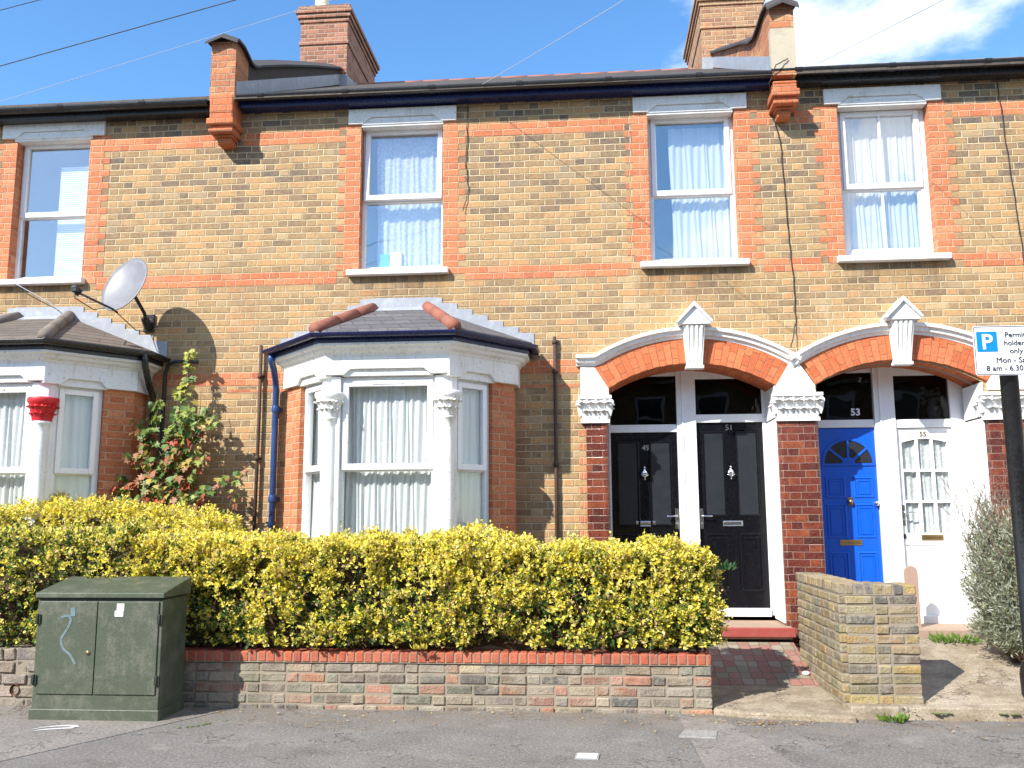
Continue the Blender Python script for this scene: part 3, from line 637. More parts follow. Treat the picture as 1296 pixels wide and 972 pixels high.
# ornament on sill of window 2
orn=thing('storage_box','small yellow and teal box standing on the inside sill of the open upstairs window','box',(-2.2,.24,4.38))
MB().box(-2.24,-2.10,.22,.30,4.385,4.58).build('box_side','yellow',orn,bev=.004); MB().box(-2.37,-2.245,.225,.295,4.385,4.56).build('box_side','teal',orn,bev=.004)
# ---------------------------------------------------------------- arches and porches
ARCHF=-.03
def arch(h, cx, a=32.6, hoodL=None, hoodR=None):
    n=28; mb=MB(); r0,r1=1.62,1.885; me_v=[]; uvs=[]; F=[]
    for i in range(n+1):
        t=R(-a+2*a*i/n); s_=math.sin(t); c_=math.cos(t)
        for (r,y) in ((r0,.5),(r0,ARCHF),(r1,ARCHF),(r1,0.01)):
            me_v.append((cx+r*s_, y, ACZ+r*c_)); uvs.append((r-r0 if y<.3 else -.5, t*1.75+3))
    for i in range(n):
        for k_ in range(3): F.append((i*4+k_,i*4+k_+1,(i+1)*4+k_+1,(i+1)*4+k_))
    me=bpy.data.meshes.new('brick_arch'); me.from_pydata(me_v,[],F); ul=me.uv_layers.new(name='UVMap')
    for p in me.polygons:
        for li in p.loop_indices: ul.data[li].uv = uvs[me.loops[li].vertex_index]
    bm=bmesh.new(); bm.from_mesh(me); bmesh.ops.recalc_face_normals(bm,faces=bm.faces); bm.to_mesh(me); bm.free()
    o=bpy.data.objects.new('brick_arch',me); S.collection.objects.link(o); me.materials.append(M['redarch']); par(o,h)
    return o
def hood(h, cx, a0, a1, endL=None):
    prof=[(0,0),(0,.035),(.025,.045),(.035,.075),(.07,.085),(.08,.115),(.115,.12),(.125,0)]   # (radial, projection)
    path=[]
    if endL:
        t=R(a0); x_=cx+1.885*math.sin(t); z_=ACZ+1.885*math.cos(t)
        path.append(((endL,0,z_+.0),(0,0,1),(0,-1,0)))
        m=Vector((math.sin(t/2),0,math.cos(t/2))); path.append(((x_-.02,0,z_),tuple(m*1.03),(0,-1,0)))
        a0+=1.2
    n=26
    for i in range(n+1):
        t=R(a0+(a1-a0)*i/n); path.append(((cx+1.885*math.sin(t),0,ACZ+1.885*math.cos(t)),(math.sin(t),0,math.cos(t)),(0,-1,0)))
    return MB().sweep(path,prof).build('hood_mould','white',h,bev=.004)
def keystone(h, cx):
    o = MB().add([(cx-.082,-.10,3.15),(cx+.082,-.10,3.15),(cx+.082,.0,3.15),(cx-.082,.0,3.15),(cx-.115,-.17,3.58),(cx+.115,-.17,3.58),(cx+.115,0,3.58),(cx-.115,0,3.58)],
        [(0,1,5,4),(1,2,6,5),(2,3,7,6),(3,0,4,7),(4,5,6,7),(3,2,1,0)])
    o.box(cx-.095,cx+.095,-.115,0,3.115,3.15)
    for i in range(4):      # flutes as raised ribs
        u=-.75+i*.5
        o.add([(cx+u*.075-.011,-.112,3.19),(cx+u*.075+.011,-.112,3.19),(cx+u*.1+.014,-.188,3.56),(cx+u*.1-.014,-.188,3.56),(cx+u*.075-.011,-.09,3.19),(cx+u*.075+.011,-.09,3.19),(cx+u*.1+.014,-.16,3.56),(cx+u*.1-.014,-.16,3.56)],
              [(0,1,2,3),(0,1,5,4),(1,2,6,5),(2,3,7,6),(3,0,4,7)])
    o.prism([(cx-.175,3.575),(cx+.175,3.575),(cx+.175,3.615),(cx,3.80),(cx-.175,3.615)],-.20,0)
    o.prism([(cx-.19,3.60),(cx-.175,3.585),(cx,3.765),(cx+.175,3.585),(cx+.19,3.60),(cx,3.815)],-.235,0)
    return o.build('keystone','white',h,bev=.006)
def leaf_tongue(mb, cx, y0, z0, w, hgt, curl, T=ID):
    """a curled acanthus leaf: ridged strip that bends outwards at its tip"""
    n=7; vs=[]; fs=[]
    for i in range(n):
        t=i/(n-1); ww=w*(.6+.5*math.sin(t*2.6))*(1-.55*max(0,t-.75)*4*.5); out=curl*(t**2.2)*1.0; zz=z0+hgt*(t if t<.8 else .8+.2*(t-.8)/.2*.3-.12*(t-.8)/.2)
        for u,dy in ((-1,0),(-.45,-.012),(0,.004),(.45,-.012),(1,0)): vs.append((cx+u*ww*.5, y0-out+dy, zz-.012*abs(u)))
    for i in range(n-1):
        for k_ in range(4): fs.append((i*5+k_,i*5+k_+1,(i+1)*5+k_+1,(i+1)*5+k_))
    b=len(vs); vs += [(v[0],v[1]+.014,v[2]) for v in vs]; fs += [tuple(b+i for i in reversed(f)) for f in fs]
    mb.add(vs,fs,T,smooth=True)
def capital(h, x0, x1, z0, z1, yf, mat, ov=.045, T=ID, side=True):
    W=x1-x0; Hh=z1-z0; rg=random.Random(int(x0*100))
    o=MB(T)
    o.add([(x0+.0,yf,z0),(x1-.0,yf,z0),(x1,.02,z0),(x0,.02,z0),(x0-ov*.5,yf-ov*.6,z1-.04),(x1+ov*.5,yf-ov*.6,z1-.04),(x1+ov*.5,.02,z1-.04),(x0-ov*.5,.02,z1-.04)],
        [(0,1,5,4),(1,2,6,5),(2,3,7,6),(3,0,4,7),(4,5,6,7),(3,2,1,0)])
    o.box(x0-ov,x1+ov,yf-ov*1.25,.0,z1-.035,z1).box(x0-.012,x1+.012,yf-.016,.0,z0-.022,z0+.016)
    n=max(2,int(round(W/.11)))
    for i in range(n): leaf_tongue(o,x0+W*(i+.5)/n,yf-.008,z0+.01,W/n*1.02,Hh*.5,.055)
    for i in range(n+1): leaf_tongue(o,x0+W*i/n,yf-.012,z0+.06,W/n*.95,Hh*.68,.08)
    for i in range(n):
        c=(x0+W*(i+.5)/n, yf-.05, z0+Hh*.7)
        o.ball(c,(.022,.02,.022),5); 
        for k_ in range(5):
            a=k_*1.2566; o.ball((c[0]+.026*math.cos(a),c[1]+.005,c[2]+.026*math.sin(a)),(.014,.013,.014),4)
    for xs,sg in ((x0-.01,-1),(x1+.01,1)):
        pts=[(xs+sg*(.02-.028*math.cos(a*.9))*(1-a*.06), yf-.055, z1-.085+.03*math.sin(a*.9)*(1-a*.06)) for a in [q*.7 for q in range(10)]]
        o.tube(pts,[.014]*10,6)
        for k_ in range(2): leaf_tongue(o,(yf+.12)-.09*k_,0,z0+.03+.03*k_,.10,Hh*.6,.05, T=Matrix.Translation((xs,0,0))@Matrix(((0,sg*-1,0,0),(1,0,0,0),(0,0,1,0),(0,0,0,1))))
    return o.build('capital',mat,h)
def column(h, x0, x1, z0, z1, rl=True, rr=True, yf=-.03, yb=.45, mat='glazed'):
    r=.045; pts=[]
    def rc(cx,cy,a0,a1): return [(cx+r*math.cos(R(a0+(a1-a0)*i/5)), cy+r*math.sin(R(a0+(a1-a0)*i/5))) for i in range(6)]
    pts = (rc(x0+r,yf+r,180,270) if rl else [(x0,yf)]) + (rc(x1-r,yf+r,270,360) if rr else [(x1,yf)]) + [(x1,yb),(x0,yb)]
    return MB().slab(pts,z0,z1).build('column',mat,h)
CX1,CX2=1.085,3.228
arch(hm,CX1); arch(hr,CX2,32.2)
hood(hm,CX1,-31.5,34.7,endL=-.13); hood(hr,CX2,-34.7,36)
keystone(hm,CX1+.035); keystone(hr,CX2+.02)
# white spandrels
MB().prism([(-.085,3.16),(.07,3.155),(.212,2.925),(.215,2.85),(-.085,2.85)],-.035,.0).box(.19,.208,-.03,.48,2.60,2.93).build('impost_block','white',hm,bev=.004)
MB().prism([(1.955,2.85),(1.957,2.925),(2.10,3.155),(2.157,3.10),(2.21,3.155),(2.355,2.925),(2.36,2.85)],-.045,.0).build('impost_block','white',hm,bev=.004)
MB().prism([(4.09,2.85),(4.09,2.925),(4.235,3.155),(4.35,3.16),(4.50,3.16),(4.50,2.85)],-.04,.0).build('impost_block','white',hr,bev=.004)
capital(hm,-.075,.205,2.58,2.85,-.045,'white',ov=.035); capital(hm,1.955,2.375,2.575,2.845,-.045,'white'); capital(hr,4.03,4.50,2.56,2.82,-.045,'white')
column(hm,-.035,.205,.25,2.58,rl=False); column(hm,1.955,2.378,.2,2.575); column(hr,4.045,4.47,.2,2.56)
# toothed red brick against the stock brick left of the door column
quoin(hm,-.035,-1,.3,2.56,L=.075,Sm=.0,par0=0)
# right-hand reveals, white
MB().box(1.935,1.954,.0,.46,.50,2.58).build('porch_reveal','gloss',hm,bev=.003); MB().box(4.02,4.044,.0,.46,.48,2.56).build('porch_reveal','gloss',hr,bev=.003)
MB().box(1.94,1.954,-.02,.46,2.60,2.93).build('porch_reveal','gloss',hm); MB().box(4.03,4.044,-.02,.46,2.58,2.93).build('porch_reveal','gloss',hr)
# porch ceiling/head panel behind the arches + floor
def porch(h, xl, xr, y, pl, pr, zt1, zt2, sill_z, mat):
    """xl..pl door 1, pl..pr post, pr..xr door 2"""
    f = MB().box(xl-.06,xl,y,y+.08,sill_z,3.3).box(xr,xr+.15,y,y+.08,sill_z,3.3).box(pl,pr,y-.02,y+.08,sill_z,3.3)
    f.box(xl,pl,y+.003,y+.08,zt1,zt1+.085).box(pr,xr,y+.003,y+.08,zt2,zt2+.09)
    f.box(xl,pl,y+.003,y+.08,3.135,3.3).box(pr,xr,y+.003,y+.08,3.095,3.3)
    f.box(xl,pl,y-.03,y+.08,sill_z-.01,sill_z+.075).box(pr,xr,y-.03,y+.08,sill_z-.01,sill_z+.075)
    fr=f.build('door_frame',mat,h,bev=.004)
    MB().box(pl+.055,pl+.07,y-.032,y-.018,sill_z,3.2).build('frame_bead',mat,fr,bev=.003)
    MB().box(xl,pl,y+.03,y+.036,zt1+.085,3.135).build('fanlight',('darkglass'),h); MB().box(pr,xr,y+.03,y+.036,zt2+.09,3.095).build('fanlight',('darkglass'),h)
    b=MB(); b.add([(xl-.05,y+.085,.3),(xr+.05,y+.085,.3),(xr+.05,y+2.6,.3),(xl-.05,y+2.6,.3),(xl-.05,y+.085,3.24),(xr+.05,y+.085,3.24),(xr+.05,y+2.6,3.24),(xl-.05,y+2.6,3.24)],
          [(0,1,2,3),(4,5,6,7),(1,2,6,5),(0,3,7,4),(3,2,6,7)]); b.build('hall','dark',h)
porch(hm,.235,1.905,.5,.97,1.18,2.505,2.605,.525,'upvc')
porch(hr,2.475,3.905,.5,3.10,3.32,2.53,2.52,.455,'gloss')
def step(h,x0,x1,zt,yf=-.13):
    MB().box(x0,x1,yf+.02,.5,zt-.12,zt).build('door_step','stepstone',h,bev=.006)
    MB().box(x0-.0,x1+.03,yf-.01,yf+.02,zt-.10,zt-.004).build('step_edge','stepred',h,bev=.01)
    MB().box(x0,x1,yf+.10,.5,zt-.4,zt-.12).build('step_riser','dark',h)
step(hm,.21,1.99,.475); 
MB().box(2.379,4.04,-.1,.5,.2,.455).build('door_step','stepstone',hr,bev=.008)
# ---------------------------------------------------------------- doors
def text(body, size, loc, mat, parent, name='lettering', rotz=0., align='LEFT', ext=.0015, bold=0.):
    cu=bpy.data.curves.new(name,'FONT'); cu.body=body; cu.size=size; cu.extrude=ext; cu.align_x=align; cu.offset=bold; cu.resolution_u=3
    tmp=bpy.data.objects.new(name,cu); S.collection.objects.link(tmp); bpy.context.view_layer.update()
    me=bpy.data.meshes.new_from_object(tmp.evaluated_get(bpy.context.evaluated_depsgraph_get())); bpy.data.objects.remove(tmp)
    Tm=Matrix.Translation(loc)@Matrix.Rotation(rotz,4,'Z')@Matrix.Rotation(R(90),4,'X'); me.transform(Tm)
    me.materials.clear(); me.materials.append(M[mat]); o=bpy.data.objects.new(name,me); S.collection.objects.link(o)
    if parent: par(o,parent)
    return o
def lever(door, T, x, z, sgn, mat='chrome'):
    mb=MB(T).box(x-.017,x+.017,-.012,0,z-.11,z+.11)
    mb.tube([(x,-.005,z+.03),(x,-.05,z+.03),(x+sgn*.02,-.055,z+.03),(x+sgn*.11,-.055,z+.028)],.009,8); mb.tube([(x,-.02,z-.05),(x,0,z-.05)],.012,10)
    return mb.build('handle',mat,door,bev=.003)
def knocker(door, T, x, z, mat='chrome'):
    mb=MB(T); prof=[(.004,-.075),(.011,-.06),(.006,-.05),(.012,-.042),(.028,-.02),(.034,0),(.028,.02),(.012,.034),(.006,.05),(.012,.062),(.004,.08)]
    mb.lathe(prof,(x,-.012,z),14,sy=.5); mb.tube([(x-.03,-.02,z+.01),(x-.035,-.04,z-.02),(x,-.045,z-.045),(x+.035,-.04,z-.02),(x+.03,-.02,z+.01)],.006,6)
    return mb.build('knocker',mat,door)
def letterbox(door,T,x0,x1,z,mat='chrome'):
    o=MB(T).ring(x0,x1,z-.032,z+.032,.016,0,-.008,-.003).box(x0+.014,x1-.014,-.007,-.002,z-.018,z+.018).build('letterbox',mat,door,bev=.002); return o
def comp_door(h, x0, W, z0, Hh, hs, num, label):
    T=TT(x0,.53,z0)
    mb=MB(T).box(.003,W-.003,0,.045,.0,Hh-.004)
    for a,b in ((.055,.315),(.415,.675)):
        mb.ring(a,b,Hh-1.04,Hh-.09,.035,0,-.014,.006); mb.ring(a,b,.17,.80,.035,0,-.014,-.002); mb.ring(a+.05,b-.05,.22,.75,.02,-.001,-.008,-.008)
    d=mb.build('door','blackdoor',h,bev=.003); tag(d,label)
    for a,b in ((.055,.315),(.415,.675)): MB(T).box(a+.03,b-.03,-.004,-.001,Hh-1.01,Hh-.12).build('glazed_panel','darkglass2',d)
    letterbox(d,T,W/2-.11,W/2+.11,.90); knocker(d,T,W/2,1.45); lever(d,T,.03 if hs>0 else W-.03,.95,hs)
    text(num,.085,(x0+W/2+(.0 if num=='51' else .02),.526,z0+Hh-(.085 if num=='51' else .20)),'chrome',d,'house_number',align='CENTER',bold=.002)
    return d
M['darkglass2']=paint('obscured_dark_glass',(.02,.024,.03),.08,.3,(.05,.05,.05),7,.03,spec=.8)
comp_door(hm,.235,.735,.60,1.905,-1,'49','black panelled front door numbered 49, half hidden by the hedge')
comp_door(hm,1.18,.725,.60,2.005,1,'51','black panelled front door numbered 51, beside the red brick column')
# blue door
T=TT(2.475,.53,.535); Wd,Hd=.625,1.995
mb=MB(T).box(.003,Wd-.003,0,.045,0,Hd-.004)
fc=(.33,1.60)
for a,b in ((.07,.285),(.37,.585)):
    for c,d_ in ((1.23,1.46),(.80,1.17),(.16,.66)): mb.ring(a,b,c,d_,.028,0,-.009,.004); mb.ring(a+.035,b-.035,c+.035,d_-.035,.014,0.001,-.006,-.006)
rr=[(math.cos(R(t)),math.sin(R(t))) for t in range(0,181,9)]
for i in range(20):
    (a,b),(c,e)=rr[i],rr[i+1]; mb.prism([(fc[0]+a*.255,fc[1]+b*.255),(fc[0]+c*.255,fc[1]+e*.255),(fc[0]+c*.285,fc[1]+e*.285),(fc[0]+a*.285,fc[1]+b*.285)],-.012,0)
    mb.prism([(fc[0],fc[1]),(fc[0]+a*.07,fc[1]+b*.07),(fc[0]+c*.07,fc[1]+e*.07)],-.012,0)
mb.box(fc[0]-.285,fc[0]+.285,-.012,0,fc[1]-.022,fc[1]+.004)
for t in (40,90,140):
    c,s_=math.cos(R(t)),math.sin(R(t)); px_,pz=-s_*.012,c*.012
    mb.prism([(fc[0]+c*.05+px_,fc[1]+s_*.05+pz),(fc[0]+c*.26+px_,fc[1]+s_*.26+pz),(fc[0]+c*.26-px_,fc[1]+s_*.26-pz),(fc[0]+c*.05-px_,fc[1]+s_*.05-pz)],-.0125,0)
bd=mb.build('door','bluedoor',hr,bev=.002); tag(bd,'bright blue front door with a half round fan light at its top')
MB(T).prism([(fc[0]+a*.26,fc[1]+b*.26) for a,b in rr],-.004,-.001).build('fan_light','darkglass2',bd)
letterbox(bd,T,.19,.43,.755,'brass'); MB(T).ball((.325,-.03,1.19),(.025,.025,.03),8).box(.30,.35,-.012,0,1.15,1.24).build('knocker','brass',bd); MB(T).ball((.595,-.035,1.17),(.024,.024,.03),8).build('handle','chrome',bd)
text('53',.105,(2.86,.522,2.665),'signw',hr,'house_number',bold=.003)
# white glazed door
T=TT(3.32,.53,.53); Wd,Hd=.585,1.99
LX0,LX1,LZ0,LZ1=.06,.535,.86,1.86
mb=MB(T)
mb.box(.003,LX0,0,.045,0,Hd-.004).box(LX1,Wd-.003,0,.045,0,Hd-.004).box(LX0,LX1,0,.045,0,LZ0)
for i in range(3):
    a=LX0+(LX1-LX0)*i/3; b=LX0+(LX1-LX0)*(i+1)/3
for i in (1,2):
    a=LX0+(LX1-LX0)*i/3; mb.box(a-.015,a+.015,.003,.04,LZ0,LZ1+.02)
for j in (1,2):
    z_=LZ0+(LZ1-LZ0)*j/3; mb.box(LX0,LX1,.005,.038,z_-.014,z_+.014)
top=[(LX0,LZ1-.03)]+[(LX0+(LX1-LX0)*i/12, LZ1-.03+.04*math.sin(math.pi*i/12)) for i in range(1,12)]+[(LX1,LZ1-.03)]
mb.prism(top+[(LX1,Hd-.004),(LX0,Hd-.004)],0,.045)
mb.ring(.06,.285,.12,.72,.03,0,-.008,.004); mb.ring(.31,.535,.12,.72,.03,0,-.008,.004); mb.box(.03,.56,-.012,.0,.735,.755)
wd=mb.build('door','whitedoor',hr,bev=.002); tag(wd,'white front door numbered 55 with nine small glazed lights over two panels')
MB(T).box(LX0-.005,LX1+.005,.022,.027,LZ0-.005,LZ1+.005).build('pane','glasslow',wd)
letterbox(wd,T,.20,.43,.81,'brass'); lever(wd,T,.028,1.05,1,'chrome'); MB(T).box(.012,.04,-.012,0,.80,.85).build('lock','ink',wd)
text('55',.075,(3.32+.29,.527,.53+Hd-.095),'brass',wd,'house_number',align='CENTER',bold=.002)
curtain('white lace curtain behind the small panes of the white front door',3.36,3.88,.585,1.36,2.42,'lace',8,.008,seedv=11,name='lace_curtain',group=None)
vs_=thing('flower_vase','pale flowers in a vase on the ledge behind the fanlight above the white door','vase',(3.80,.72,2.62))
mb=MB(); mb.lathe([(.035,0),(.05,.05),(.055,.12),(.03,.17),(.04,.2)],(3.80,.72,2.63),14); mb.build('vase_body','signw',vs_)
mb=MB(); rg=random.Random(5)
for i in range(22): mb.ball((3.80+rg.uniform(-.09,.09),.72+rg.uniform(-.04,.04),2.86+rg.uniform(-.05,.13)),(.028,.022,.022),5)
mb.build('flowers','white',vs_)
MB().box(2.4,4.05,.60,.86,2.60,2.625).build('porch_shelf','dark',hr)
# ---------------------------------------------------------------- bays
def offs(pts, d):
    out=[]; n=len(pts)
    for i,p in enumerate(pts):
        ns=[]
        if i>0: e=Vector(pts[i])-Vector(pts[i-1]); e.normalize(); ns.append(Vector((e.y,-e.x)))
        if i<n-1: e=Vector(pts[i+1])-Vector(pts[i]); e.normalize(); ns.append(Vector((e.y,-e.x)))
        if len(ns)==2: m=(ns[0]+ns[1]); m=m/m.length_squared*2
        else: m=ns[0]
        q=Vector(p)+m*d
        if i in (0,n-1): q.y=p[1]
        out.append((q.x,q.y))
    return out
def plan_sweep(mb, pts, prof):      # prof: (out, z) closed
    n=len(prof); rows=[offs(pts,a) for a,_ in prof]; vs=[]; fs=[]
    for i in range(len(pts)): vs += [(rows[k_][i][0],rows[k_][i][1],prof[k_][1]) for k_ in range(n)]
    for i in range(len(pts)-1): fs += [(i*n+k_,i*n+(k_+1)%n,(i+1)*n+(k_+1)%n,(i+1)*n+k_) for k_ in range(n)]
    fs += [tuple(range(n)),tuple((len(pts)-1)*n+k_ for k_ in range(n))]
    return mb.add(vs,fs)
def bay(h, dx, wall, roofm, gut, capm, hipm, label, gz=0.):
    P=[(-3.20+dx,-.004),(-3.20+dx,-.3),(-2.555+dx,-1.0),(-1.365+dx,-1.0),(-.78+dx,-.3),(-.78+dx,-.004)]
    V2=[Vector(p) for p in P]
    b=MB().slab(P,.3,1.0).build('bay_window','stock',h); tag(b,label)
    plan_sweep(MB(),P,[(-.08,1.0),(.06,1.0),(.06,1.05),(-.08,1.065)]).build('bay_sill','sill',b,bev=.004)
    # brick piers at the ends of the cants
    for a,c,e in ((4,3,5),(1,2,0)):
        pa,pc,pe=V2[a],V2[c],V2[e]; m=pa+(pc-pa)*.34; nrm=Vector((-.70,.714)) if a==4 else Vector((.722,.69))
        pts=[tuple(pe),tuple(pa),tuple(m),tuple(m+nrm*.10),(pa.x+(-.10 if a==4 else .10),pa.y+.02),(pe.x+(-.10 if a==4 else .10),pe.y)]
        MB().slab(pts,1.05,2.94).build('brick_pier','red',b)
    # windows: front and the two canted ones
    window(b,basis((-2.455+dx,-.945,0),(1,0,0)),.98,1.06,2.95,2.055,glass='glasslow')
    for a,c in ((3,4),(1,2)):
        s0=V2[a]; s1=V2[c]; dvec=(s1-s0); L=dvec.length; u=dvec/L; inn=Vector((-u.y,u.x))
        st,en=(.13,.665) if a==3 else (.335,.87)
        o_=s0+u*L*st+inn*.055
        window(b,basis((o_.x,o_.y,0),(u.x,u.y,0)),L*(en-st),1.06,2.95,2.055,glass='glasslow',kind='side',fw=.06)
    # corner columns
    for q,sg in ((2,-1),(3,1)):
        c=V2[q]; cx=c.x; 
        other=(V2[3]-V2[2]).normalized()*(-sg); cant=(V2[4]-V2[3]).normalized() if sg>0 else (V2[1]-V2[2]).normalized()
        p1=c+other*.125; p2=c+cant*.125
        inn=Vector((0,.11)); inn2=Vector((-cant.y,cant.x))*.11 if sg>0 else Vector((cant.y,-cant.x))*.11
        pts=[tuple(p1),tuple(c+other*.05),tuple(c+cant*.05),tuple(p2),tuple(p2+inn2),tuple(p1+inn)]
        MB().slab(pts,1.06,2.95).build('corner_post',wall,b,bev=.006)
        bis=(-(other+cant)).normalized()
        cc=c-bis*.035
        mb=MB(); mb.lathe([(.10,0),(.10,.05),(.085,.08),(.078,.12),(.076,1.33),(.078,1.42),(.09,1.43),(.09,1.45),(.078,1.455)],(cc.x,cc.y,1.10),24); mb.build('column_shaft',wall,b)
        # leafy capital
        mb=MB(TT(cc.x,cc.y)); mb.lathe([(.078,0),(.085,.02),(.082,.05),(.095,.12),(.135,.19),(.145,.20),(.15,.235),(.145,.25)],(0,0,2.54),24)
        for k_ in range(12): 
            Tl=Matrix.Rotation(k_*math.pi/6,4,'Z'); leaf_tongue(mb,0,-.082,2.56,.055,.10,.04,T=Tl); Tl=Matrix.Rotation((k_+.5)*math.pi/6,4,'Z'); leaf_tongue(mb,0,-.09,2.60,.06,.14,.06,T=Tl)
            a=k_*math.pi/6; mb.ball((.118*math.cos(a),.118*math.sin(a),2.70),(.02,.02,.018),5)
        mb.build('capital',capm,b)
    # entablature with cambered soffits, one board per face
    for i,(z_lo,zhi) in ((1,(2.94,3.25)),(2,(2.965,3.25)),(3,(2.94,3.25))):
        oo=offs(P,.045); a=Vector(oo[i]); c=Vector(oo[i+1]); L=(c-a).length; T=basis((a.x,a.y,0),((c-a).x,(c-a).y,0))
        if i==2: n0,n1=.185,L-.185; up=.055
        elif i==3: n0,n1=.17,L*.66; up=.065
        else: n0,n1=L*.34,L-.17; up=.065
        MB(T).prism([(0,z_lo),(n0,z_lo),(n0+.07,z_lo+up),(n1-.07,z_lo+up),(n1,z_lo),(L,z_lo),(L,zhi),(0,zhi)],0,.13).box(n0-.02,n1+.02,.035,.14,z_lo-.012,zhi-.05).build('entablature',wall,b,bev=.005)
    oo=offs(P,.045)
    for i in (0,4): 
        a=oo[i]; c=oo[i+1]; x_=a[0]; xi=x_+(.13 if i==0 else -.13); MB().box(min(x_,xi),max(x_,xi),P[1][1]-.0,-.004,2.94,3.25).build('entablature',wall,b)
    plan_sweep(MB(),P,[(.0,3.15),(.05,3.15),(.065,3.175),(.10,3.195),(.115,3.22),(.15,3.235),(.15,3.262),(0,3.262)]).build('cornice',wall if wall!='white' else 'white',b,bev=.003)
    plan_sweep(MB(),P,[(.0,3.264),(.165,3.264),(.165,3.345),(.0,3.345)]).build('bay_fascia',gut,b)
    # gutter
    r=.048; prof=[(.215+r*math.cos(R(a)), 3.345+gz+r*.95*math.sin(R(a))) for a in range(180,361,18)]; prof+=[(.215+(p[0]-.215)*.82,3.345+gz+(p[1]-3.345-gz)*.8) for p in reversed(prof)]
    P3=[(P[0][0],-.02)]+P[1:5]+[(P[5][0],-.02)]
    plan_sweep(MB(),P3,prof).build('bay_gutter',gut,b,bev=.002)
    # roof
    E=offs(P,.20); zl=3.375; W1=(-2.36+dx,0,3.86); W2=(-1.76+dx,0,3.86)
    v=[(e[0],e[1],zl) for e in E]+[W1,W2]; v+= [(a,b_,c-.03) for a,b_,c in v[:6]]
    rf=MB().add(v,[(2,3,7,6),(3,4,7),(4,5,7),(1,2,6),(0,1,6),(8,9,1,0),(9,10,2,1),(10,11,3,2),(11,12,4,3),(12,13,5,4)]).build('bay_roof',roofm,b)
    for a,wp in ((2,W1),(3,W2)):
        e=Vector(v[a]); wv=Vector(wp); d_=(wv-e); n_=3
        mb=MB()
        for k_ in range(n_):
            s0=e+d_*(k_/n_)+Vector((0,0,.012)); s1=e+d_*((k_+1)/n_*.99)+Vector((0,0,.018)); mb.tube([s0,s1],[.068,.060],14)
        mb.build('hip_tiles',hipm,rf)
    # stepped lead flashing against the wall
    mb=MB()
    for sg,xa,xb in ((1,W2[0],P[5][0]+.20),(-1,W1[0],P[0][0]-.20)):
        n_=7; pts=[]; 
        for k_ in range(n_):
            x0_=xa+(xb-xa)*k_/n_; x1_=xa+(xb-xa)*(k_+1)/n_; zt=3.985-k_*CRS*.93; pts+=[(x0_,zt),(x1_,zt-.012)]
        pts += [(xb,3.36),(xa,3.80)]
        mb.prism(pts,-.010,.0)
    mb.prism([(W1[0],3.80),(W2[0],3.80),(W2[0],3.98),(W1[0],3.985)],-.011,.0)
    mb.add([(W1[0]-.02,-.011,3.875),(W2[0]+.02,-.011,3.875),(W2[0]+.06,-.12,3.815),(W1[0]-.06,-.12,3.815)],[(0,1,2,3)])
    mb.build('lead_flashing','lead',rf)
    return b
bay(hm,0,'white','slate','navy','white','terra','white painted bay window with slate roof, orange hip tiles and navy gutter')
bay(hl,-4.13,'bluewhite','baytile','blackpl','redpaint','greytile','pale bay window with brown tiled roof, black gutter and one red leafy capital')
curtain('white net curtain gathered behind the front window of the white bay',-2.47,-1.44,-.83,1.08,2.94,'net',19,.012,seedv=21)
def cc(label,ax,ay,bx,by,seedv,folds=10):
    a=Vector((ax,ay)); b=Vector((bx,by)); L=(b-a).length
    curtain(label,0,L,0,1.08,2.94,'net',folds,.010,T=basis((ax,ay,0),(b.x-a.x,b.y-a.y,0)),seedv=seedv)
cc('white net curtain in the right canted window of the white bay',-1.44,-.86,-1.0,-.42,22)
cc('white net curtain in the narrow left canted window of the white bay',-3.06,-.24,-2.45,-.86,23,12)
curtain('white net curtain in the front window of the left edge bay behind the red capital',-6.56,-5.57,-.83,1.08,2.94,'net',16,.013,seedv=24)
cc('pale net curtain in the right canted window of the left edge bay',-5.53,-.82,-5.11,-.40,25,7)
# ---------------------------------------------------------------- party walls, corbels, chimneys
def upstand(h, x0, x1, prof, mat='chimbrk', top=7.0, yback=3.9, rendered=False):
    pts=prof
    mb=MB(); T=Matrix(((0,1,0,0),(1,0,0,0),(0,0,1,0),(0,0,0,1)))      # local x->Y, y->X
    low=[(yback,roofz(yback)-.06),(-.27,roofz(-.27)-.06)]
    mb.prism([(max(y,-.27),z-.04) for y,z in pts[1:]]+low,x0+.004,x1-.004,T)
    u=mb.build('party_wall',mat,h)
    MB().box(x0,x1,-.275,.10,roofz(-.27)-.06,pts[1][1]-.06).build('parapet_pier','chimbrk',u)
    # coping
    cp=MB(); n=len(pts); xm=(x0+x1)/2; ov=.045
    vs=[]; fs=[]
    for y,z in pts: vs += [(x0-ov,y,z-.075),(x0-ov,y,z-.045),(xm,y,z+.03),(x1+ov,y,z-.045),(x1+ov,y,z-.075),(xm,y,z-.0)]
    for i in range(n-1): fs += [(i*6+k_,i*6+(k_+1)%6,(i+1)*6+(k_+1)%6,(i+1)*6+k_) for k_ in range(6)]
    fs += [tuple(range(6)),tuple((n-1)*6+k_ for k_ in range(6))]
    cp.add(vs,fs); cp.build('coping','slatecap',u)
    fl=MB(); 
    for xs in (x1+.0,):
        fl.prism([(-.24,roofz(-.24)-.02),(yback,roofz(yback)-.02),(yback,roofz(yback)+.16),(-.24,roofz(-.24)+.16)],x1,x1+.006,T)
        fl.prism([(-.24,roofz(-.24)-.02),(yback,roofz(yback)-.02),(yback,roofz(yback)+.16),(-.24,roofz(-.24)+.16)],x0-.006,x0,T)
    fl.build('lead_flashing','lead',u)
    return u
M['shadewall']=paint('dark_party_wall_painted_shade',(.05,.04,.035),.9,.6,(.10,.07,.05),14,.8)  # dark wall facing, deepened so its colour carries the shaded side's darkness
